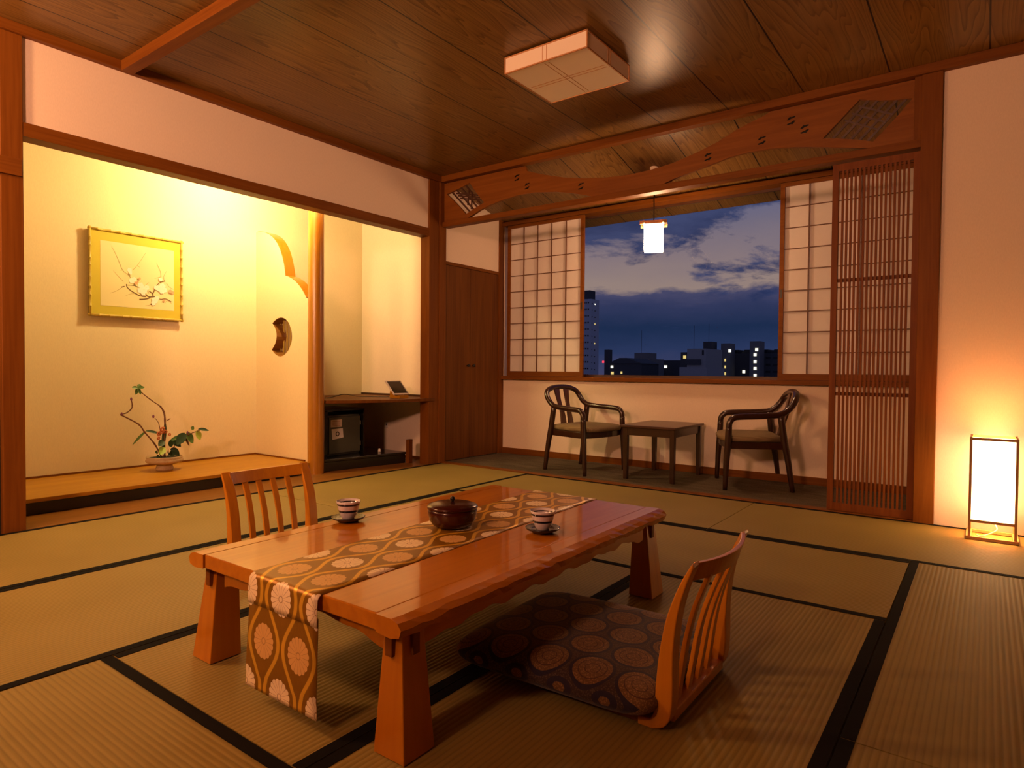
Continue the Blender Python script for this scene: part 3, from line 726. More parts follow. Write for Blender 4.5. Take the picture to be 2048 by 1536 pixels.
diaR = arc2((3.14, 2.325), (3.28, 2.280), (3.395, 2.271), 6)[:-1] + arc2((3.395, 2.271), (3.31, 2.170), (3.211, 2.077), 3)[:-1] + arc2((3.211, 2.077), (3.08, 2.125), (2.954, 2.145), 6)[:-1] + arc2((2.954, 2.145), (3.05, 2.24), (3.14, 2.325), 3)[:-1]
def crest(x, z):
    hs = []
    for sg in (-1, 1):
        hs.append([(x+q[0]*sg, z+q[1]*sg) for q in ((-.026, .006), (-.012, .0035), (-.002, .010), (.010, .012), (.026, .018), (.018, .024), (.002, .021), (-.008, .024), (-.016, .016))])
    return hs
holes = [diaL, diaR]
holes_at = ((.773, 2.292), (.869, 2.211), (1.347, 2.133), (2.283, 2.168), (2.614, 2.205), (2.781, 2.288), (2.857, 2.222))
for q in ((.773, 2.292), (.869, 2.211), (1.347, 2.133), (2.283, 2.168), (2.614, 2.205), (2.781, 2.288), (2.857, 2.222)): holes += crest(*q)
t = thing('carved_transom', (1.7, .03, 2.042), 'long carved wooden transom board with wavy openings and diamond lattices above the window bay', 'transom')
for q in holes_at: put('crest_dark_backing', B(q[0]-.028, q[0]+.028, .024, .038, q[1]-.026, q[1]+.026), M['black'], t)  # black plates added behind the crest cutouts, standing in for shade in the holes
bd = put('board', stand_y(plate(top+bot, holes, .022), .030), M['ranma'], t)
bm = N()
def dl(c, u, v): 
    a = Vector(c[0]).lerp(Vector(c[1]), u); b_ = Vector(c[3]).lerp(Vector(c[2]), u); return a.lerp(b_, v)
cL = [(.042, 2.277), (.292, 2.332), (.448, 2.148), (.254, 2.080)]
for u in (.2, .4, .6, .8):
    a, b_ = dl(cL, u, 0), dl(cL, u, 1); bar(bm, (a.x, .030, a.y), (b_.x, .030, b_.y), .012, .012, (0, 1, 0))
for v in (.35, .47, .60): 
    a, b_ = dl(cL, .30, v-.22), dl(cL, .95, v+.25); bar(bm, (a.x, .024, a.y), (b_.x, .024, b_.y), .011, .009, (0, 1, 0))
for v in (.55, .75):
    a, b_ = dl(cL, .35, v+.2), dl(cL, .8, v-.3); bar(bm, (a.x, .020, a.y), (b_.x, .020, b_.y), .010, .008, (0, 1, 0))
g1 = put('diamond_lattice', bm, M['dark'], t)
cR = [(2.954, 2.145), (3.14, 2.325), (3.395, 2.271), (3.211, 2.077)]
bm = N()
for v in (.18, .36, .54, .72, .88):
    a, b_ = dl(cR, 0, v), dl(cR, 1, v); bar(bm, (a.x, .030, a.y), (b_.x, .030, b_.y), .012, .012, (0, 1, 0))
for u in (.38, .56, .74):
    a, b_ = dl(cR, u+.1, .1), dl(cR, u-.1, .9); bar(bm, (a.x, .024, a.y), (b_.x, .024, b_.y), .008, .008, (0, 1, 0))
put('diamond_lattice', bm, M['dark'], t)

# ------------------------------------------------------------------ VERANDA: closet, window wall
struct('wall_veranda_left', B(-.10, -.004, .048, .87, 1.72, 2.45), M['plaster'])
struct('wall_veranda_core', B(-.10, -.03, .048, .87, -.05, 1.72), M['plaster'])
struct('trim_19', B(-.03, .004, .048, .83, 1.695, 1.722), M['redy'])
struct('trim_20', B(-.03, .010, .800, .87, .0, 2.25), M['red'])
for i, (a, b_) in enumerate(((.050, .388), (.392, .798))):
    d = struct('door_%d' % (i+1), B(-.028, -.002, a, b_, .006, 1.693), M['closet'], .002)
    ky = .350 if i == 0 else .428
    bm = N(); lathe(bm, [(0, 0), (.006, 0), (.006, .010), (.013, .014), (.013, .020), (0, .022)], (0, 0, 0), 16)
    bm.transform(Matrix.Translation((-.002, ky, .832)) @ Matrix.Rotation(pi/2, 4, 'Y'))
    put('door_knob', bm, M['knob'], d, smooth=True)
WY = .87
struct('wall_window_low', B(-.10, 3.62, WY, .97, -.05, .705), M['plaster'])
struct('wall_window_top', B(-.10, 3.62, WY, .97, 2.165, 2.45), M['redx'])
struct('wall_window_right', B(3.42, 3.62, WY, .97, .735, 2.165), M['plaster'])
struct('wall_window_left', B(-.10, .02, WY, .97, .735, 2.165), M['plaster'])
struct('wall_veranda_right', B(3.60, 3.66, .07, .97, -.05, 2.42), M['plaster'])
struct('wall_veranda_return', B(3.438, 3.62, .075, .09, -.05, 2.42), M['plaster'])
struct('baseboard_window', B(.0, 3.60, WY-.012, WY, .0, .055), M['redx'], .002)
struct('trim_21', B(-.02, 3.60, WY-.045, .97, .705, .738), M['redx'], .003)      # sill
struct('trim_22', B(.0, 3.60, WY-.04, .97, 2.155, 2.19), M['redx'], .002)
# glass window behind the paper screens
wd = struct('window_1', B(.02, 3.42, .945, .965, .738, .760), M['dark'])
bm = N(); box(bm, .02, 3.42, .945, .965, 2.135, 2.155); box(bm, .02, .05, .945, .965, .76, 2.135); box(bm, 3.39, 3.42, .945, .965, .76, 2.135); 
put('window_frame', bm, M['dark'], wd)
put('window_pane', B(.05, 3.39, .953, .957, .76, 2.135), M['glass'], wd)
def shoji(name, x0, x1, cols, y, label, handle_x):
    z0, z1 = .740, 2.152
    t = thing('shoji_screen', ((x0+x1)/2, y, z0), label, 'paper screen', 0, None)
    st = .030
    bm = N(); box(bm, x0, x0+st, y-.012, y+.012, z0, z1); box(bm, x1-st, x1, y-.012, y+.012, z0, z1)
    box(bm, x0+st, x1-st, y-.012, y+.012, z0, z0+.045); box(bm, x0+st, x1-st, y-.012, y+.012, z1-.028, z1)
    put('frame', bm, M['redx'], t)
    a0, a1, b0, b1 = x0+st, x1-st, z0+.045, z1-.028
    bm = N()
    for i in range(1, cols): xx = a0+(a1-a0)*i/cols; box(bm, xx-.0035, xx+.0035, y-.009, y+.002, b0, b1)
    for j in range(1, 9): zz = b0+(b1-b0)*j/9; box(bm, a0, a1, y-.008, y+.001, zz-.003, zz+.003)
    put('lattice', bm, M['kumiko'], t)
    put('paper', B(a0, a1, y+.0025, y+.0032, b0, b1), M['shoji'], t)
    put('finger_pull', B(handle_x-.007, handle_x+.007, y-.0135, y-.012, 1.33, 1.39), M['knob'], t)
shoji('a', .075, .900, 5, .850, 'paper shoji screen at left of the night view, five panes wide', .885)
shoji('b', 2.525, 3.400, 5, .850, 'paper shoji screen at right of the night view, partly behind the slatted door', 2.540)

# slatted sliding door
t = thing('lattice_door', (3.225, .035, .004), 'tall reddish sliding door of thin upright slats beside the right post', 'lattice door')
yd = .040
bm = N(); box(bm, 3.010, 3.042, yd-.014, yd+.014, .005, 1.985); box(bm, 3.405, 3.436, yd-.014, yd+.014, .005, 1.985)
put('stile', bm, M['lattice'], t, bevel=.001)
bm = N(); box(bm, 3.042, 3.405, yd-.013, yd+.013, .005, .048); box(bm, 3.042, 3.405, yd-.013, yd+.013, 1.945, 1.985)
put('rail', bm, M['lattice'], t, bevel=.001)
for z in (.665, 1.315): put('cross_bar', B(3.042, 3.405, yd+.002, yd+.010, z, z+.020), M['lattice'], t)
for i in range(16):
    xx = 3.042+(i+1)*(.363/17); put('slat', B(xx-.0055, xx+.0055, yd-.012, yd+.002, .048, 1.945), M['lattice'], t)

# ------------------------------------------------------------------ PENDANT LAMP
pc = (1.724, .45); rzp = radians(22)
t = thing('pendant_lamp', (pc[0], pc[1], 1.69), 'small glowing white pendant lamp hanging in the window bay', 'lamp', rzp)
s_ = .068
put('shade', box(N(), -s_, s_, -s_, s_, .0, .20), M['pend'], t, local=True, bevel=.004)
bm = N(); box(bm, -.076, .076, -.076, .076, .201, .213)
for y in (-.070, .070): box(bm, -.098, .098, y-.007, y+.007, .190, .214)
for x in (-.070, .070): box(bm, x-.007, x+.007, -.098, .098, .192, .212)
put('cap', bm, M['shadeframe'], t, local=True)
put('rod', tube(N(), [(0, 0, .213), (0, 0, .585)], .004, 8), M['cable'], t, local=True)
put('ceiling_rose', lathe(N(), [(0, .56), (.012, .565), (.03, .585), (.036, .64), (0, .64)], (0, 0, 0), 20), M['shade'], t, local=True, smooth=True)

# ------------------------------------------------------------------ CEILING LAMP
t = thing('ceiling_lamp', (1.9475, -1.15, 2.40), 'square unlit paper box lamp fixed under the wooden ceiling', 'lamp')
x0, x1, y0, y1, z0, z1 = 1.705, 2.190, -1.370, -.930, 2.328, 2.408
put('shade', B(x0, x1, y0, y1, z0, z1), M['shade'], t, bevel=.001)
bm = N(); e = .003
for xx in (x0, x1):
    for yy in (y0, y1): box(bm, xx-e, xx+e, yy-e, yy+e, z0-e, z1+e)
for zz in (z0, z1):
    for yy in (y0, y1): box(bm, x0, x1, yy-e, yy+e, zz-e, zz+e)
    for xx in (x0, x1): box(bm, xx-e, xx+e, y0, y1, zz-e, zz+e)
put('frame', bm, M['shadeframe'], t)
bm = N(); mx_, my_ = (x0+x1)/2, (y0+y1)/2
for o in (-.012, .012):
    box(bm, mx_+o-.0015, mx_+o+.0015, y0+.02, y1-.02, z0-.0012, z0); box(bm, x0+.02, x1-.02, my_+o-.0015, my_+o+.0015, z0-.0012, z0)
    box(bm, mx_+o-.0015, mx_+o+.0015, y0-.001, y0, z0+.004, z1-.004); box(bm, x1, x1+.001, my_+o-.0015, my_+o+.0015, z0+.004, z1-.004)
rb = put('rib', bm, M['shadeframe'], t)
put('mounting_plate', B(x0+.05, x1-.05, y0+.05, y1-.05, z1, H), M['black'], t)

# ------------------------------------------------------------------ LOW TABLE
t = thing('low_table', (2.43, -2.53, 0), 'low glossy orange-brown wooden table with tapered legs in the middle of the tatami', 'table')
TX0, TX1, TY0, TY1, TZ = 2.020, 2.840, -3.180, -1.890, .305
put('tabletop', B(TX0+.078, TX1-.078, TY0+.004, TY1-.004, TZ-.036, TZ), M['table'], t, bevel=.003)
def edge_plank(xi, xo):   # carved outer edge with irregular facets
    bm = N(); n = 46; s = 1 if xo > xi else -1; rows = []
    rnd = random.Random(3 if s > 0 else 5)
    for k in range(n+1):
        y = TY0+(TY1-TY0)*k/n
        c = (k % 3)
        w1 = rnd.uniform(-.003, .003)*(1 if 0 < k < n else 0); w2 = rnd.uniform(-.004, .004)*(1 if 0 < k < n else 0)
        prof = [(xi, TZ-.036), (xi, TZ), (xo-s*.030, TZ), (xo-s*(.012+w1), TZ-.006-abs(w2)*.6), (xo-s*.001*c, TZ-.018+w1), (xo-s*(.004+abs(w2)), TZ-.034+w2), (xo-s*.030, TZ-.042)]
        if k in (0, n): prof = [(xi, TZ-.036), (xi, TZ), (xo-s*.032, TZ), (xo-s*.014, TZ-.006), (xo-s*.004, TZ-.018), (xo-s*.010, TZ-.034), (xo-s*.034, TZ-.040)]
        rows.append([bm.verts.new((p[0], y, p[1])) for p in prof])
    for a, b_ in zip(rows, rows[1:]):
        m_ = len(a)
        for i in range(m_): bm.faces.new((a[i], a[(i+1) % m_], b_[(i+1) % m_], b_[i]))
    bm.faces.new(rows[0]); bm.faces.new(rows[-1][::-1])
    return bm
put('edge_plank', edge_plank(TX0+.077, TX0), M['table'], t); put('edge_plank', edge_plank(TX1-.077, TX1), M['table'], t)
def wavy_apron_y(x, y0, y1):
    n = 60; pts = [(y0, TZ-.037), (y1, TZ-.037)]
    for k in range(n+1):
        q = 1-k/n; y = y0+(y1-y0)*q
        ends = min(q, 1-q)
        zz = TZ-.100+.030*min(1, max(0, (ends-.0)/.08))**2*0 + .0045*sin(q*2*pi*6)+.003*sin(q*2*pi*13+1)
        zz += .018 if .12 < q < .88 else .018*min(ends/.12, 1)
        pts.append((y, zz))
    return prism(N(), pts, 'x', x-.011, x+.011)
def wavy_apron_x(y, x0, x1):
    n = 40; pts = [(x0, TZ-.037), (x1, TZ-.037)]
    for k in range(n+1):
        q = 1-k/n; x = x0+(x1-x0)*q; ends = min(q, 1-q)
        zz = TZ-.098+.026*min(1, ends/.25)+.004*sin(q*2*pi*5)
        pts.append((x, zz))
    return prism(N(), pts, 'y', y-.011, y+.011)
put('apron', wavy_apron_y(TX0+.058, TY0+.09, TY1-.09), M['table'], t, bevel=.002)
put('apron', wavy_apron_y(TX1-.062, TY0+.09, TY1-.09), M['table'], t, bevel=.002)
put('apron', wavy_apron_x(TY0+.062, TX0+.09, TX1-.09), M['table'], t, bevel=.002)
put('apron', wavy_apron_x(TY1-.062, TX0+.09, TX1-.09), M['table'], t, bevel=.002)
for ix, (xa, xb, sx) in enumerate(((1.991, 2.083, -1), (2.729, 2.819, 1))):
    for iy, (ya, yb, sy) in enumerate(((-3.154, -3.064, -1), (-1.965, -1.870, 1))):
        # taper: outer faces lean in more than inner ones
        tx0, tx1 = (xa+.042, xb-.002) if sx < 0 else (xa+.010, xb-.030)
        ty0, ty1 = (ya+.022, yb-.006) if sy < 0 else (ya+.006, yb-.022)
        z = TZ-.037
        L = put('leg', hexa(N(), [(xa, ya, 0.0), (xb, ya, 0.0), (xb, yb, 0.0), (xa, yb, 0.0)], [(tx0, ty0, z), (tx1, ty0, z), (tx1, ty1, z), (tx0, ty1, z)]), M['tablez'], t, bevel=.002)
        # through-tenon pegs
        xm, ym = (tx0+tx1)/2, (ty0+ty1)/2
        yo = ty0-.004 if sy < 0 else ty1+.004
        xo = tx1+.002 if sx > 0 else tx0-.002
        bm = N(); box(bm, xm-.010, xm+.010, *sorted((ym, yo+sy*.010)), z-.062, z-.010)
        put('peg', bm, M['redx'], L, bevel=.001)
        bm = N(); box(bm, *sorted((xm, xo+sx*.010)), ym-.010, ym+.010, z-.062, z-.010)
        put('peg', bm, M['redx'], L, bevel=.001)

# runner
t = thing('table_runner', (2.43, -2.53, TZ), 'gold and brown brocade runner with round flower medallions hanging over the table end', 'table runner')
def cloth(path, x_of, v0, off=0.0, thick=.0012):
    """path: list of (y, z) ; x_of(s)->(xl, xr); UV u across, v length"""
    bm = N(); uvl = bm.loops.layers.uv.new('UVMap'); rows = []; s = 0; prev = None
    for q in path:
        if prev: s += math.hypot(q[0]-prev[0], q[1]-prev[1])
        prev = q; xl, xr = x_of(q, s)
        rows.append(([bm.verts.new((xl+(xr-xl)*k/10, q[0], q[1])) for k in range(11)], s))
    for (a, sa), (b_, sb) in zip(rows, rows[1:]):
        for k in range(10):
            f = bm.faces.new((a[k], a[k+1], b_[k+1], b_[k]))
            for lp, (uu, vv) in zip(f.loops, ((k/10, sa), ((k+1)/10, sa), ((k+1)/10, sb), (k/10, sb))): lp[uvl].uv = (uu, vv+v0)
    return bm
ye = TY0-.004
def xr_of(q, s):
    y, z = q
    if y > TY0-.001: a = (y-TY0)/(TY1-TY0); return 2.329+a*(2.272-2.329), 2.590+a*(2.553-2.590)
    k = (TZ-z)/.27; return 2.329-.010*k, 2.590+.004*k
arcn = [(TY0+.006-.016*sin(a), TZ+.0016-.016*(1-cos(a))) for a in [i*pi/2/6 for i in range(7)]]
path = [(TY1+.010, TZ-.05), (TY1+.010, TZ-.010), (TY1+.004, TZ+.0016)] + [(TY1-.004-(TY1-TY0-.012)*k/40, TZ+.0016) for k in range(41)] + arcn[1:] + [(ye-.008, z_) for z_ in (.27, .25, .236)]
total = 0
for a, b_ in zip(path, path[1:]):
    total += math.hypot(a[0]-b_[0], a[1]-b_[1])
# phase so that a pale row sits at z = .270 on the drop
P_ = .224; s_at = total-(.270-.236); v0 = (-s_at) % P_
o = put('runner_cloth', cloth(path, xr_of, v0), M['brocade'], t, smooth=True)
o.modifiers.new('th', 'SOLIDIFY').thickness = .0015
path2 = [(ye-.0035, .255-.01*k) for k in range(23)]
path2 = [(y-.0004*k+(.002 if k > 18 else 0), z) for k, (y, z) in enumerate(path2)]
def xr2(q, s): k = (TZ-q[1])/.27; return 2.3295-.010*k, 2.5885+.004*k
o = put('end_flap', cloth(path2, xr2, .014), M['brocade'], t, smooth=True)
o.modifiers.new('th', 'SOLIDIFY').thickness = .0015

# cups, saucers and sweets bowl
def cup(loc, side):
    s = thing('saucer', (loc[0], loc[1], TZ+.0002), 'dark round saucer under the %s teacup' % side, 'saucer', 0, 'saucers on the low table')
    put('dish', lathe(N(), [(0, 0), (.030, 0), (.036, .006), (.050, .011), (.0535, .016), (.051, .0175), (.034, .011), (.0, .009)], (0, 0, 0), 36), M['saucer'], s, local=True, smooth=True)
    c = thing('teacup', (loc[0], loc[1], TZ+.0095), 'small white teacup with dark bands on the %s side of the low table' % side, 'teacup', 0, 'teacups on the low table')
    put('cup_body', lathe(N(), [(0, 0), (.018, 0), (.020, .004), (.0245, .010), (.0305, .026), (.0335, .040), (.0385, .055), (.0385, .058), (.0365, .058), (.032, .042), (.028, .025), (.020, .012), (0, .010)], (0, 0, 0), 36), M['cup'], c, local=True, smooth=True)
cup((2.098, -2.703), 'left'); cup((2.668, -2.432), 'right')
t = thing('sweets_bowl', (2.410, -2.552, TZ+.0035), 'lidded dark maroon lacquer bowl standing on the runner', 'bowl')
put('bowl_body', lathe(N(), [(0, 0), (.045, 0), (.060, .006), (.072, .022), (.0765, .045), (.077, .058), (.070, .058), (0, .057)], (0, 0, 0), 48), M['urushi'], t, local=True, smooth=True)
ld = put('lid', lathe(N(), [(0.070, .0585), (.079, .0585), (.0795, .063), (.076, .067), (.062, .0715), (.040, .075), (.015, .0765), (0, .077)], (0, 0, 0), 48), M['urushi'], t, local=True, smooth=True)
put('knob', lathe(N(), [(.004, .075), (.005, .080), (.0085, .085), (.0065, .091), (0, .093)], (0, 0, 0), 20), M['black'], ld, local=True, smooth=True)

# ------------------------------------------------------------------ FLOOR CHAIRS (zaisu); local: +x = sitter's back side, origin under the back
def zaisu(loc, rz, label, group, hw=.198):
    t = thing('floor_chair', loc, label, 'floor chair', rz, group)
    # side profile (x, z) of the bent back; front of stile and back of stile
    fr = [(-.030, .022), (-.020, .045), (-.018, .10), (-.010, .18), (.006, .26), (.034, .335), (.058, .380)]
    bk = [(.062, .386), (.066, .378), (.046, .325), (.030, .26), (.022, .18), (.022, .09), (.016, .035), (.000, .010), (-.025, .0), (-.060, .0), (-.060, .018)]
    fr2 = [(p.x, p.y) for p in catmull([(a, b_, 0) for a, b_ in fr], 3)]
    bk2 = [(p.x, p.y) for p in catmull([(a, b_, 0) for a, b_ in bk[1:9]], 3)]
    prof = fr2+[bk[0]]+bk2+bk[9:]
    for s in (-1, 1):
        bm = N(); prism(bm, prof, 'y', s*hw, s*(hw-.040))
        put('stile', bm, M['zaisu'], t, local=True, bevel=.003)
    # curved top rail
    n = 14; bm = N(); rows = []
    for k in range(n+1):
        q = k/n*2-1; y = q*(hw-.030); bow = .030*(1-q*q); dz = -.004*(1-q*q)
        z1_ = .382+dz; z0_ = .338+dz
        rows.append([bm.verts.new(p) for p in ((.036+bow, y, z0_), (.054+bow, y, z1_), (.066+bow, y, z1_), (.050+bow, y, z0_))])
    for a, b_ in zip(rows, rows[1:]):
        for i in range(4): bm.faces.new((a[i], a[(i+1) % 4], b_[(i+1) % 4], b_[i]))
    bm.faces.new(rows[0]); bm.faces.new(rows[-1][::-1])
    put('top_rail', bm, M['zaisu'], t, local=True, bevel=.002)
    for k in range(4):
        y = (-.6+k*.4)*(hw-.034)*.98; q = y/(hw-.03); bow = .030*(1-q*q)
        c = catmull([(-.008, y, .030), (-.004+bow*.3, y, .10), (.004+bow*.5, y, .18), (.018+bow*.8, y, .26), (.046+bow, y, .342)], 4)
        bm = N(); rows = []
        for p in c: rows.append([bm.verts.new((p.x+dx, p.y+dy, p.z)) for dx, dy in ((-.005, -.0115), (-.005, .0115), (.006, .0115), (.006, -.0115))])
        for a, b_ in zip(rows, rows[1:]):
            for i in range(4): bm.faces.new((a[i], a[(i+1) % 4], b_[(i+1) % 4], b_[i]))
        bm.faces.new(rows[0]); bm.faces.new(rows[-1][::-1])
        put('slat', bm, M['zaisu'], t, local=True, bevel=.0015)
    put('bottom_rail', box(N(), -.018, .014, -hw+.033, hw-.033, .012, .036), M['zaisu'], t, local=True, bevel=.003)
    put('seat_board', box(N(), -.42, -.020, -hw+.002, hw-.002, .003, .018), M['zaisu_base'], t, local=True, bevel=.003)
    return t
GZ = 'wooden floor chairs at the low table'
zaisu((3.182, -2.525, 0.0), 0, 'legless wooden floor chair with slatted back right of the table, holding the patterned cushion', GZ)
zaisu((1.405, -2.510, 0.0), pi, 'legless wooden floor chair with slatted back at the left side of the table', GZ)

# cushion
t = thing('floor_cushion', (2.885, -2.53, .019), 'flat square cushion with dark purple fabric and round medallions on the right floor chair', 'cushion', radians(2))
bm = N(); n = 30; hx, hy = .283, .262
T1 = [[None]*(n+1) for _ in range(n+1)]; T2 = [[None]*(n+1) for _ in range(n+1)]
for i in range(n+1):
    for j in range(n+1):
        u, v = sin((i/n*2-1)*pi/2), sin((j/n*2-1)*pi/2)
        mm = max(abs(u), abs(v)); e8 = (abs(u)**9+abs(v)**9)**(1/9) or 1
        X_, Y_ = u*mm/e8*hx, v*mm/e8*hy
        h = .039*max(0, 1-mm**7)**.5*(1+.22*(1-u*u)*(1-v*v))
        T1[i][j] = bm.verts.new((X_, Y_, .041+h)); T2[i][j] = T1[i][j] if (i in (0, n) or j in (0, n)) else bm.verts.new((X_, Y_, max(.0005, .040-h)))
for i in range(n):
    for j in range(n):
        bm.faces.new((T1[i][j], T1[i+1][j], T1[i+1][j+1], T1[i][j+1])); 
        bm.faces.new((T2[i][j], T2[i][j+1], T2[i+1][j+1], T2[i+1][j]))
put('cover', bm, M['cushion'], t, local=True, smooth=True)

# ------------------------------------------------------------------ ARMCHAIRS + SIDE TABLE
def armchair(loc, rz, label):
    t = thing('armchair', loc, label, 'armchair', rz, 'armchairs in the window bay')
    for s in (-1, 1):
        c = catmull([(.0, s*.222, 0), (.030, s*.218, .20), (.055, s*.212, .34), (.078, s*.206, .505)], 4)
        put('leg', tube(N(), c, [.016+.006*min(1, i/6) for i in range(len(c))], 10), M['mahog'], t, local=True, smooth=True)
        c = catmull([(.432, s*.245, 0), (.425, s*.245, .18), (.416, s*.245, .32), (.412, s*.244, .425)], 4)
        put('leg', tube(N(), c, [.015+.0065*min(1, i/6) for i in range(len(c))], 10), M['mahog'], t, local=True, smooth=True)
    half = [(.412, .244, .415), (.408, .243, .455), (.385, .240, .484), (.345, .237, .494), (.22, .228, .500), (.12, .216, .507), (.075, .208, .515), (.035, .203, .540), (-.002, .200, .585), (-.022, .178, .625), (-.034, .12, .650), (-.040, .04, .660)]
    full = half+[(x, -y, z) for x, y, z in reversed(half)]
    c = catmull(full, 4)
    put('arm_rail', tube(N(), c, .0205, 12), M['mahog'], t, local=True, smooth=True)
    for s in (-1, 1):
        c = catmull([(-.032, s*.058, .650), (-.012, s*.052, .56), (.022, s*.042, .45), (.045, s*.046, .34)], 4); bm = N(); rows = []
        for i, p in enumerate(c):
            wv = .026+.005*cos(i*.55)
            rows.append([bm.verts.new((p.x+dx, p.y+dy*wv, p.z)) for dx, dy in ((-.006, -1), (-.006, 1), (.006, 1), (.006, -1))])
        for a, b_ in zip(rows, rows[1:]):
            for i in range(4): bm.faces.new((a[i], a[(i+1) % 4], b_[(i+1) % 4], b_[i]))
        bm.faces.new(rows[0]); bm.faces.new(rows[-1][::-1])
        put('back_splat', bm, M['splat'], t, local=True, bevel=.002)
    # seat frame, bowed at the front
    out = [(.055, .205), (.30, .232), (.400, .236)] + [(.400+.045*(1-(y/.236)**2), y) for y in (.16, .08, 0, -.08, -.16)] + [(.400, -.236), (.30, -.232), (.055, -.205)]
    bm = N(); prism(bm, out, 'z', .278, .325)
    put('seat_frame', bm, M['mahog'], t, local=True, bevel=.004)
    bm = N(); so = [(.06, .198), (.26, .222), (.40, .228), (.440, .19), (.458, .10), (.462, 0), (.458, -.10), (.440, -.19), (.40, -.228), (.26, -.222), (.06, -.198)]
    cx = .26; lay = [(.96, .325), (1.0, .333), (1.01, .350), (.96, .364), (.76, .374), (.4, .378)]; rows = []
    for k, z in lay: rows.append([bm.verts.new((cx+(x-cx)*k, y*k, z)) for x, y in so])
    m_ = len(so)
    for a, b_ in zip(rows, rows[1:]):
        for i in range(m_): bm.faces.new((a[i], a[(i+1) % m_], b_[(i+1) % m_], b_[i]))
    bm.faces.new(rows[0][::-1]); bm.faces.new(rows[-1])
    put('seat_cushion', bm, M['seatfab'], t, local=True, smooth=True)
armchair((.937, .478, 0), math.atan2(-.071, .414), 'dark wooden armchair with olive seat left of the side table, facing right')
armchair((2.630, .678, 0), math.atan2(-.182, -.395), 'dark wooden armchair with striped beige seat right of the side table, seen from its side')
t = thing('side_table', (1.785, .52, 0), 'small square dark wooden table between the two armchairs', 'table')
put('tabletop', B(1.572, 2.004, .235, .800, .382, .400), M['mahogtop'], t, bevel=.004)
bm = N()
for y in (.262, .775): box(bm, 1.60, 1.976, y-.008, y+.008, .325, .382)
for x in (1.604, 1.972): box(bm, x-.008, x+.008, .262, .775, .325, .382)
put('apron', bm, M['mahog'], t)
for x, sx in ((1.594, 1), (1.986, -1)):
    for y, sy in ((.254, 1), (.790, -1)):
        a, b_, c_, d = *sorted((x, x+sx*.030)), *sorted((y, y+sy*.030)); e_ = .006
        put('leg', hexa(N(), [(a, c_, 0), (b_, c_, 0), (b_, d, 0), (a, d, 0)], [(a-e_*.5, c_-e_*.5, .382), (b_+e_*.5, c_-e_*.5, .382), (b_+e_*.5, d+e_*.5, .382), (a-e_*.5, d+e_*.5, .382)]), M['mahog'], t, bevel=.002)

# ------------------------------------------------------------------ FLOOR LANTERN
lx0, lx1, ly0, ly1 = 3.684, 3.872, -.250, -.062
t = thing('floor_lantern', ((lx0+lx1)/2, (ly0+ly1)/2, .002), 'glowing paper floor lantern in a slim wooden frame against the right wall', 'lantern')
e = .011; zt = .492
bm = N(); 
for x in (lx0, lx1-e):
    for y in (ly0, ly1-e): box(bm, x, x+e, y, y+e, .014, zt)
for z in (.082, zt-.014):
    for y in (ly0+.001, ly1-e+.001): box(bm, lx0+e, lx1-e, y, y+e-.002, z, z+.012)
    for x in (lx0+.001, lx1-e+.001): box(bm, x, x+e-.002, ly0+e, ly1-e, z, z+.012)
put('frame', bm, M['andonwood'], t)
bm = N(); box(bm, lx0-.008, lx1+.008, ly0-.008, ly0+.014, .002, .014); box(bm, lx0-.008, lx1+.008, ly1-.014, ly1+.008, .002, .014); box(bm, lx0-.008, lx0+.014, ly0+.014, ly1-.014, .002, .014); box(bm, lx1-.014, lx1+.008, ly0+.014, ly1-.014, .002, .014)
put('base', bm, M['andonwood'], t)
bm = N()
for k, (xa, xb, ya, yb) in enumerate(((lx0+e, lx1-e, ly0+.007, ly0+.0076), (lx0+e, lx1-e, ly1-.0076, ly1-.007), (lx0+.007, lx0+.0076, ly0+e, ly1-e), (lx1-.0076, lx1-.007, ly0+e, ly1-e))): box(bm, xa, xb, ya, yb, .094, zt-.014)
put('paper_shade', bm, M['andon'], t)
put('bulb', lathe(N(), [(0, .20), (.012, .20), (.014, .23), (.026, .26), (.022, .29), (0, .30)], ((lx0+lx1)/2, (ly0+ly1)/2, 0), 16), M['bulb'], t, smooth=True)
put('socket', tube(N(), [((lx0+lx1)/2, (ly0+ly1)/2, .094), ((lx0+lx1)/2, (ly0+ly1)/2, .20)], .012, 10), M['whitepl'], t)
put('cross_brace', B(lx0+e, lx1-e, (ly0+ly1)/2-.008, (ly0+ly1)/2+.008, .082, .094), M['andonwood'], t)
put('cord', tube(N(), catmull([((lx0+lx1)/2, (ly0+ly1)/2, .085), ((lx0+lx1)/2+.02, ly0+.06, .05), ((lx0+lx1)/2-.01, ly0+.05, .025), ((lx0+lx1)/2-.04, ly0+.04, .012), ((lx0+lx1)/2-.06, ly0+.08, .008)], 5), .003, 6), M['whitepl'], t, smooth=True)

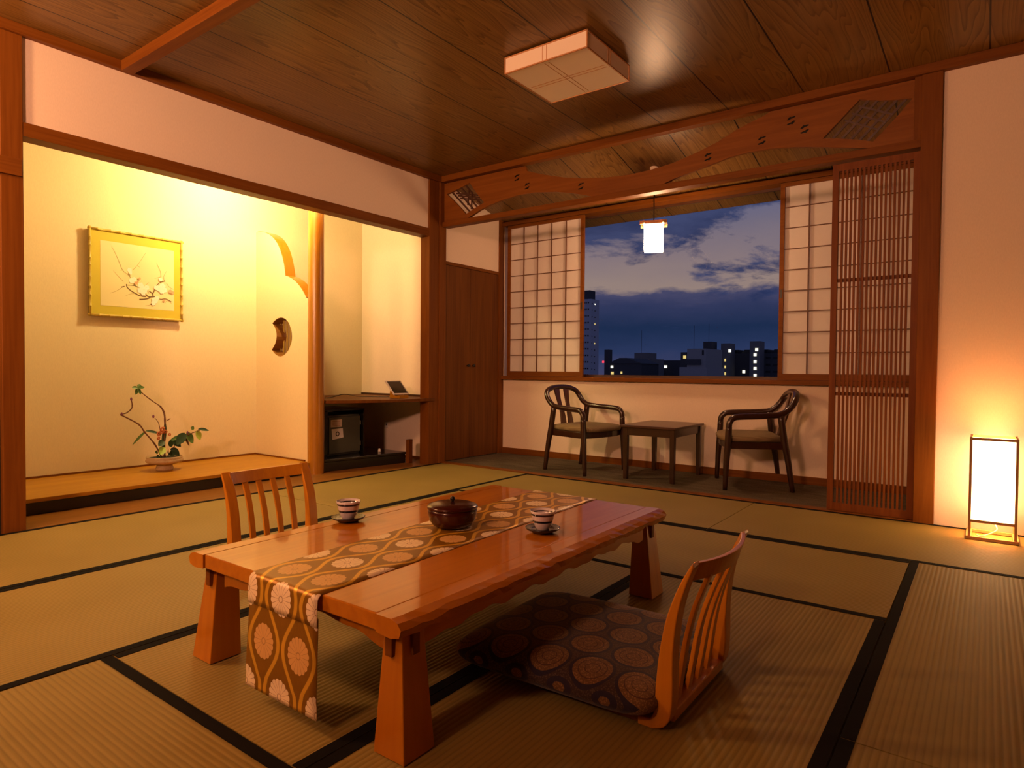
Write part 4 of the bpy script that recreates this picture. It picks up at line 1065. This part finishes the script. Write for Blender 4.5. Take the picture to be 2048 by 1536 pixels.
# ------------------------------------------------------------------ CITY OUTSIDE
ZG = -30
struct('ground', B(-420, 300, 20, 900, ZG-1, ZG), M['asphalt'])
def win(parent, x, y, z, w_, h_, mm, name='window'):
    return put(name, B(x-w_/2, x+w_/2, y-.06, y, z-h_/2, z+h_/2), mm, parent)
t = thing('apartment_tower', (-116, 207, ZG), 'tall pale apartment tower at the left edge of the night view', 'building')
put('wall', B(-125.5, -111.5, 200, 206, ZG, 26.6), M['tower'], t)
put('roof_frame', B(-125, -112.6, 201, 205, 26.6, 29.9), M['concd'], t)
for j in range(15):
    z = 25.3-j*2.38
    for k, xx in enumerate((-114.3, -113.5, -112.6)): win(t, xx, 200, z, .55, .55, M['winoff'])
    put('window', B(-111.5, -111.45, 200.7, 201.1, z-.4, z-.05), M['winoff'], t)
    put('window', B(-111.5, -111.44, 202.6, 203.3, z-.6, z-.2), M['win_w'] if j == 0 else (M['win_y'] if j in (3, 6) else M['winoff']), t)
t = thing('chimney_stack', (-78.4, 151, ZG), 'dark slim chimney stack with a red beacon beside the pale tower', 'chimney')
put('shaft', B(-79.0, -77.7, 150, 152, ZG, 6.4), M['concd'], t)
put('beacon', B(-79.6, -79.05, 149.9, 150, 2.85, 3.40), M['win_r'], t)
t = thing('gabled_house', (-53.5, 114, ZG), 'dark low house with a gabled roof and yellow windows in the skyline', 'building')
put('wall', B(-56.4, -49.5, 110, 118, ZG, 2.2), M['concd'], t)
put('roof', prism(N(), [(-56.6, 2.2), (-49.3, 2.2), (-52.6, 3.3), (-54.1, 3.3)], 'y', 109.8, 118.2), M['concd'], t)
win(t, -55.8, 110, 1.55, .55, .5, M['win_w']); win(t, -55.7, 110, .31, .6, .55, M['win_y']); win(t, -53.7, 110, .43, .35, .45, M['win_y'])
t = thing('grey_block', (-60.5, 134, ZG), 'grey block with a square rooftop hut left of the skyline centre', 'building')
put('wall', B(-61.5, -56.9, 130, 138, ZG, 3.5), M['conc'], t)
put('rooftop_hut', B(-61.1, -57.9, 131, 136, 3.5, 4.9), M['conc'], t)
put('antenna', tube(N(), [(-59.8, 132, 4.9), (-59.8, 132, 10)], .04, 6), M['concd'], t)
win(t, -59.7, 130, 2.0, .22, .4, M['win_y']); win(t, -59.65, 130, .7, .22, .4, M['win_y'])
t = thing('long_low_block', (-57, 146, ZG), 'long flat-roofed dark block in the skyline with a bright white window', 'building')
put('wall', B(-62.1, -51.6, 140, 152, ZG, 3.3), M['concd'], t)
win(t, -57.45, 140, 1.84, 1.0, .6, M['win_w']); win(t, -60.1, 140, 1.95, .6, .35, M['win_y']); win(t, -60.1, 140, .36, .55, .35, M['win_y']); win(t, -58.6, 140, 1.9, .6, .2, M['win_y'])
t = thing('stepped_block', (-35.5, 104, ZG), 'pale grey stepped office block in front of the long apartments', 'building')
put('wall', B(-36.6, -33.4, 100, 108, ZG, 4.55), M['concl'], t)
put('side_wing', B(-37.9, -36.6, 100.5, 107, ZG, 4.0), M['concd'], t)
put('balcony_band', B(-36.9, -34.2, 99.7, 100, 1.9, 2.8), M['concd'], t)
put('front_annex', B(-33.9, -29.7, 90, 98, ZG, 1.42), M['concl'], t)
win(t, -37.2, 100.5, 3.2, .5, .5, M['win_y']); win(t, -33.9, 100, 3.9, .3, .8, M['winoff'])
put('antenna', tube(N(), [(-36.2, 102, 4.5), (-36.2, 102, 8.6)], .035, 6), M['concd'], t)
t = thing('dark_tower_house', (-38.5, 117, ZG), 'narrow dark tower block rising behind the stepped office block', 'building')
put('wall', B(-39.3, -37.7, 115, 118, ZG, 6.4), M['concd'], t)
put('antenna', tube(N(), [(-38.6, 116, 6.4), (-38.6, 116, 9.8)], .035, 6), M['concd'], t)
t = thing('long_apartment_block', (-33, 125, ZG), 'long dark apartment block with lit stair towers at the right of the night view', 'building')
put('wall', B(-40.2, -20.0, 120, 132, ZG, 4.3), M['concd'], t)
bm = N()
for k in range(7): hexa(bm, [(-39.2+k*2.7, 120.2, 4.3), (-37.2+k*2.7, 120.2, 4.3), (-37.2+k*2.7, 130, 4.3), (-39.2+k*2.7, 130, 4.3)], [(-38.6+k*2.7, 120.2, 4.95), (-37.0+k*2.7, 120.2, 4.95), (-37.0+k*2.7, 130, 4.95), (-38.6+k*2.7, 130, 4.95)])
put('roof', bm, M['winoff'], t)
put('stair_tower', B(-36.6, -34.9, 117, 120, ZG, 6.1), M['conc'], t)
put('stair_tower', B(-31.3, -29.5, 117, 120, ZG, 6.4), M['conc'], t)
for i, (x, z, c_) in enumerate(((-34.93, 4.68, 'w'), (-35.78, 2.96, 'y'), (-35.76, 1.66, 'y'), (-35.74, .43, 'y'), (-30.07, 4.85, 'w'), (-30.33, 3.93, 'w'), (-30.31, 2.65, 'w'), (-30.29, 1.41, 'w'), (-30.27, .16, 'w'))):
    win(t, x, 117, z, .5 if c_ == 'w' else .25, .5, M['win_'+c_])
win(t, -34.83, 117.0, .81, .01, .01, M['winoff']); win(t, -33.2, 120, .81, .5, .55, M['win_w']); win(t, -39.57, 120, .67, .5, .55, M['win_w'])
for j in range(4):
    for k in range(6): win(t, -28.8+k*1.3, 120, 3.4-j*1.28, .8, .35, M['winoff'], 'balcony')
